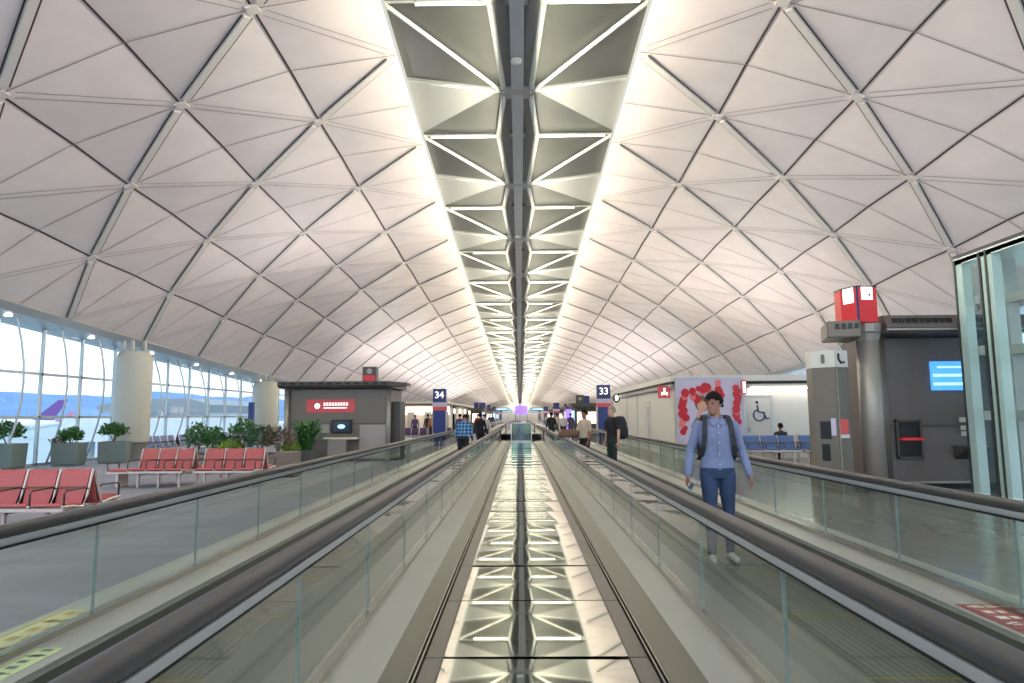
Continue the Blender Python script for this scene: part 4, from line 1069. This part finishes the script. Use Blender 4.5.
# backpack worn by the man in blue
bp = thing('backpack', 'dark backpack worn by the man in the light blue shirt, its straps over his shoulders', 'backpack', (2.02,6.9,PZ+.01), math.radians(-4))
m = MB()
m.rings([[(x*w_, y*d_+.20, z) for x, y in ((-.8,-1),(.8,-1),(1,-.6),(1,.6),(.7,1),(-.7,1),(-1,.6),(-1,-.6))] for z, w_, d_ in ((.98,.10,.05),(1.00,.145,.075),(1.15,.155,.09),(1.32,.15,.085),(1.42,.12,.065),(1.45,.06,.03))]); m.build('bag_body', 'bag_dark', bp, True)
m = MB(); m.box((0,.30,1.12), (.22,.05,.18)); m.build('front_pocket', 'bag_dark', bp, bevel=.02)
for sx in (-1,1):
    m = MB(); m.path([(sx*.105,.14,1.43),(sx*.112,.05,1.462),(sx*.118,-.035,1.448),(sx*.126,-.092,1.39),(sx*.138,-.118,1.28),(sx*.150,-.110,1.16),(sx*.165,-.06,1.06),(sx*.172,.06,1.01),(sx*.14,.14,1.02)], 1, prof=[(-.024,-.006),(.024,-.006),(.024,.006),(-.024,.006)], side=(1,0,0)); m.build('strap', 'bag_dark', bp)
t = thing('phone', 'small pale phone held low in the hand of the man in light blue', 'phone', (1.715,6.785,.84), 0)
m = MB(); m.box((0,0,0), (.05,.010,.09), R=Matrix.Rotation(.5,3,'Y')); m.build('casing', 'wall_white', t); m = MB(); m.box((0,-.007,0), (.042,.002,.075), R=Matrix.Rotation(.5,3,'Y')); m.build('display', 'glass_dark', t)
# travellers on the same walkway
person('person', 'person in a loose beige shirt with dark hair, facing sideways by the handrail', (1.69,17.5,PZ+.01), math.radians(-60), 1.62,
       dict(skin='skin', top='shirt_beige', bottom='trousers_dark', shoe='shoe_dark', hair='hair'),
       [((-.20,-.12,1.12),(-.17,-.38,1.05)), ((.235,.02,1.10),(.25,-.06,.86))], stand, head_yaw=math.radians(10), stout=1.14, short_sleeve=True, voxel=.010)
person('person', 'man with cropped light hair in a black T-shirt and dark trousers, carrying a backpack', (2.20,16.0,PZ+.01), math.radians(-62), 1.68,
       dict(skin='skin_pale', top='shirt_black', bottom='trousers_green', shoe='shoe_dark', hair='hair_grey'), A(), stand, head_yaw=math.radians(-8), short_sleeve=True, voxel=.010, hair='crop')
bp = thing('backpack', 'bulky dark backpack on the back of the man in the black T-shirt', 'backpack', (2.20,16.0,PZ+.01), math.radians(-62))
m = MB(); m.rings([[(x*w_, y*d_+.24, z) for x, y in ((-.8,-1),(.8,-1),(1,-.6),(1,.6),(.7,1),(-.7,1),(-1,.6),(-1,-.6))] for z, w_, d_ in ((.90,.10,.07),(.93,.16,.11),(1.1,.17,.13),(1.3,.16,.12),(1.42,.13,.08),(1.45,.07,.04))]); m.build('bag_body', 'bag_dark', bp, True)
m = MB(); m.box((0,.37,1.06), (.24,.06,.24)); m.build('front_pocket', 'shirt_black', bp, bevel=.02)
for sx in (-1,1): m = MB(); m.path([(sx*.10,.14,1.38),(sx*.11,0,1.43),(sx*.12,-.11,1.32),(sx*.15,-.09,1.12),(sx*.15,.12,1.0)], 1, prof=[(-.02,-.006),(.02,-.006),(.02,.006),(-.02,.006)], side=(1,0,0)); m.build('strap', 'bag_dark', bp)
t = thing('shoulder_bag', 'brown bag resting over the handrail in front of the person in beige', 'bag', (1.12,15.6,1.06), math.radians(10))
m = MB(); m.rings([[(x*w_, y*d_, z) for x, y in ((-.8,-1),(.8,-1),(1,-.5),(1,.5),(.8,1),(-.8,1),(-1,.5),(-1,-.5))] for z, w_, d_ in ((-.02,.22,.08),(.04,.24,.10),(.12,.20,.08),(.17,.12,.05))]); m.build('bag_body', 'bag_brown', t, True)
m = MB(); m.path([(-.15,0,.12),(-.10,0,.24),(.08,0,.25),(.14,0,.12)], .012, 6); m.build('handle', 'bag_brown', t)
# the other walkway
person('person', 'person in a blue plaid shirt bending forward over the walkway handrail', (-1.63,19.0,PZ+.01), math.radians(172), 1.60,
       dict(skin='skin', top='plaid', bottom='trousers_dark', shoe='shoe', hair='hair'),
       [((-.24,-.10,1.02),(-.23,-.28,.90)), ((.24,-.10,1.02),(.23,-.28,.90))], stand, lean=math.radians(22), head_pitch=math.radians(25), stout=1.15, voxel=.012, faces=False)
person('person', 'person in dark clothes walking away beyond the plaid shirt', (-1.62,27.0,PZ+.01), math.radians(178), 1.60,
       dict(skin='skin', top='shirt_black', bottom='trousers_dark', shoe='shoe_dark', hair='hair'), A(), stand, voxel=.012, faces=False)
# person seated with the back to the camera
seat_legs = [((-.10,-.46,.86),(-.10,-.50,.46),(0,-1,0)), ((.10,-.46,.86),(.10,-.50,.46),(0,-1,0))]
person('person', 'dark-haired person in dark clothes seated on the blue bench, back turned', (8.95,23.0,-.42), math.radians(180), 1.66,
       dict(skin='skin', top='bag_dark', bottom='trousers_dark', shoe='shoe_dark', hair='hair'), [((-.25,-.08,1.12),(-.18,-.30,1.0)), ((.25,-.08,1.12),(.18,-.30,1.0))], seat_legs, voxel=.012, faces=False)
# small figures farther down the hall
small = [(-5.4,41.0,175,1.7,'shirt_orange','trousers_dark','person in an orange top standing by the lit shop beyond the 34 pillar'),
         (-3.3,36.5,170,1.68,'shirt_purple','trousers_dark','person in purple beside the 34 pillar'),
         (-1.75,33.6,10,1.65,'shirt_white','jeans','person in a white top just past the end of the walkway, number 34 side'),
         (-3.15,52.0,0,1.7,'shirt_black','trousers_dark','person in black far down the carpet on the number 34 side'),
         (1.55,33.0,180,1.72,'shirt_black','trousers_dark','person in black stepping off the walkway end beside the glass screen'),
         (2.6,40.0,0,1.68,'shirt_white','trousers_dark','person in a white shirt standing beyond the walkway, left of the purple banner'),
         (3.3,43.6,190,1.7,'shirt_purple','jeans','person in purple near the dark canopied stall'),
         (3.2,60.0,0,1.7,'shirt_black','trousers_dark','distant person in black below the purple banner'),
         (-6.9,43.6,20,1.66,'shirt_purple','trousers_dark','person in purple among the seats before the lit shop'),
         (-3.2,58.0,180,1.7,'shirt_white','jeans','person in white beside the dark stall past the lit shop'),
         (-3.2,70.0,0,1.7,'shirt_purple','trousers_dark','person in purple at the foot of the first distant gate pillar'),
         (-3.3,79.0,180,1.72,'shirt_black','trousers_dark','person in black before the distant grey stall, number 34 side'),
         (3.3,72.0,180,1.7,'shirt_orange','trousers_dark','person in orange by the distant gate pillar, number 33 side'),
         (3.4,84.0,0,1.7,'shirt_white','trousers_dark','person in white far beyond the purple banner'),
         (3.0,54.0,170,1.72,'shirt_beige','trousers_dark','person in beige beside the second moving walkway, number 33 side'),
         (-3.1,48.5,10,1.7,'shirt_red','jeans','person in red beside the second moving walkway, number 34 side'),
         (-6.1,43.9,200,1.7,'shirt_black','trousers_dark','person in black standing before the lit shop shelves')]
for i, (x, y, a, h_, tp, bt, lb) in enumerate(small):
    person('person', lb, (x,y,.01), math.radians(a), h_, dict(skin=('skin','skin_pale')[i%2], top=tp, bottom=bt, shoe='shoe_dark', hair='hair'), A(), stand, voxel=.016, faces=False)
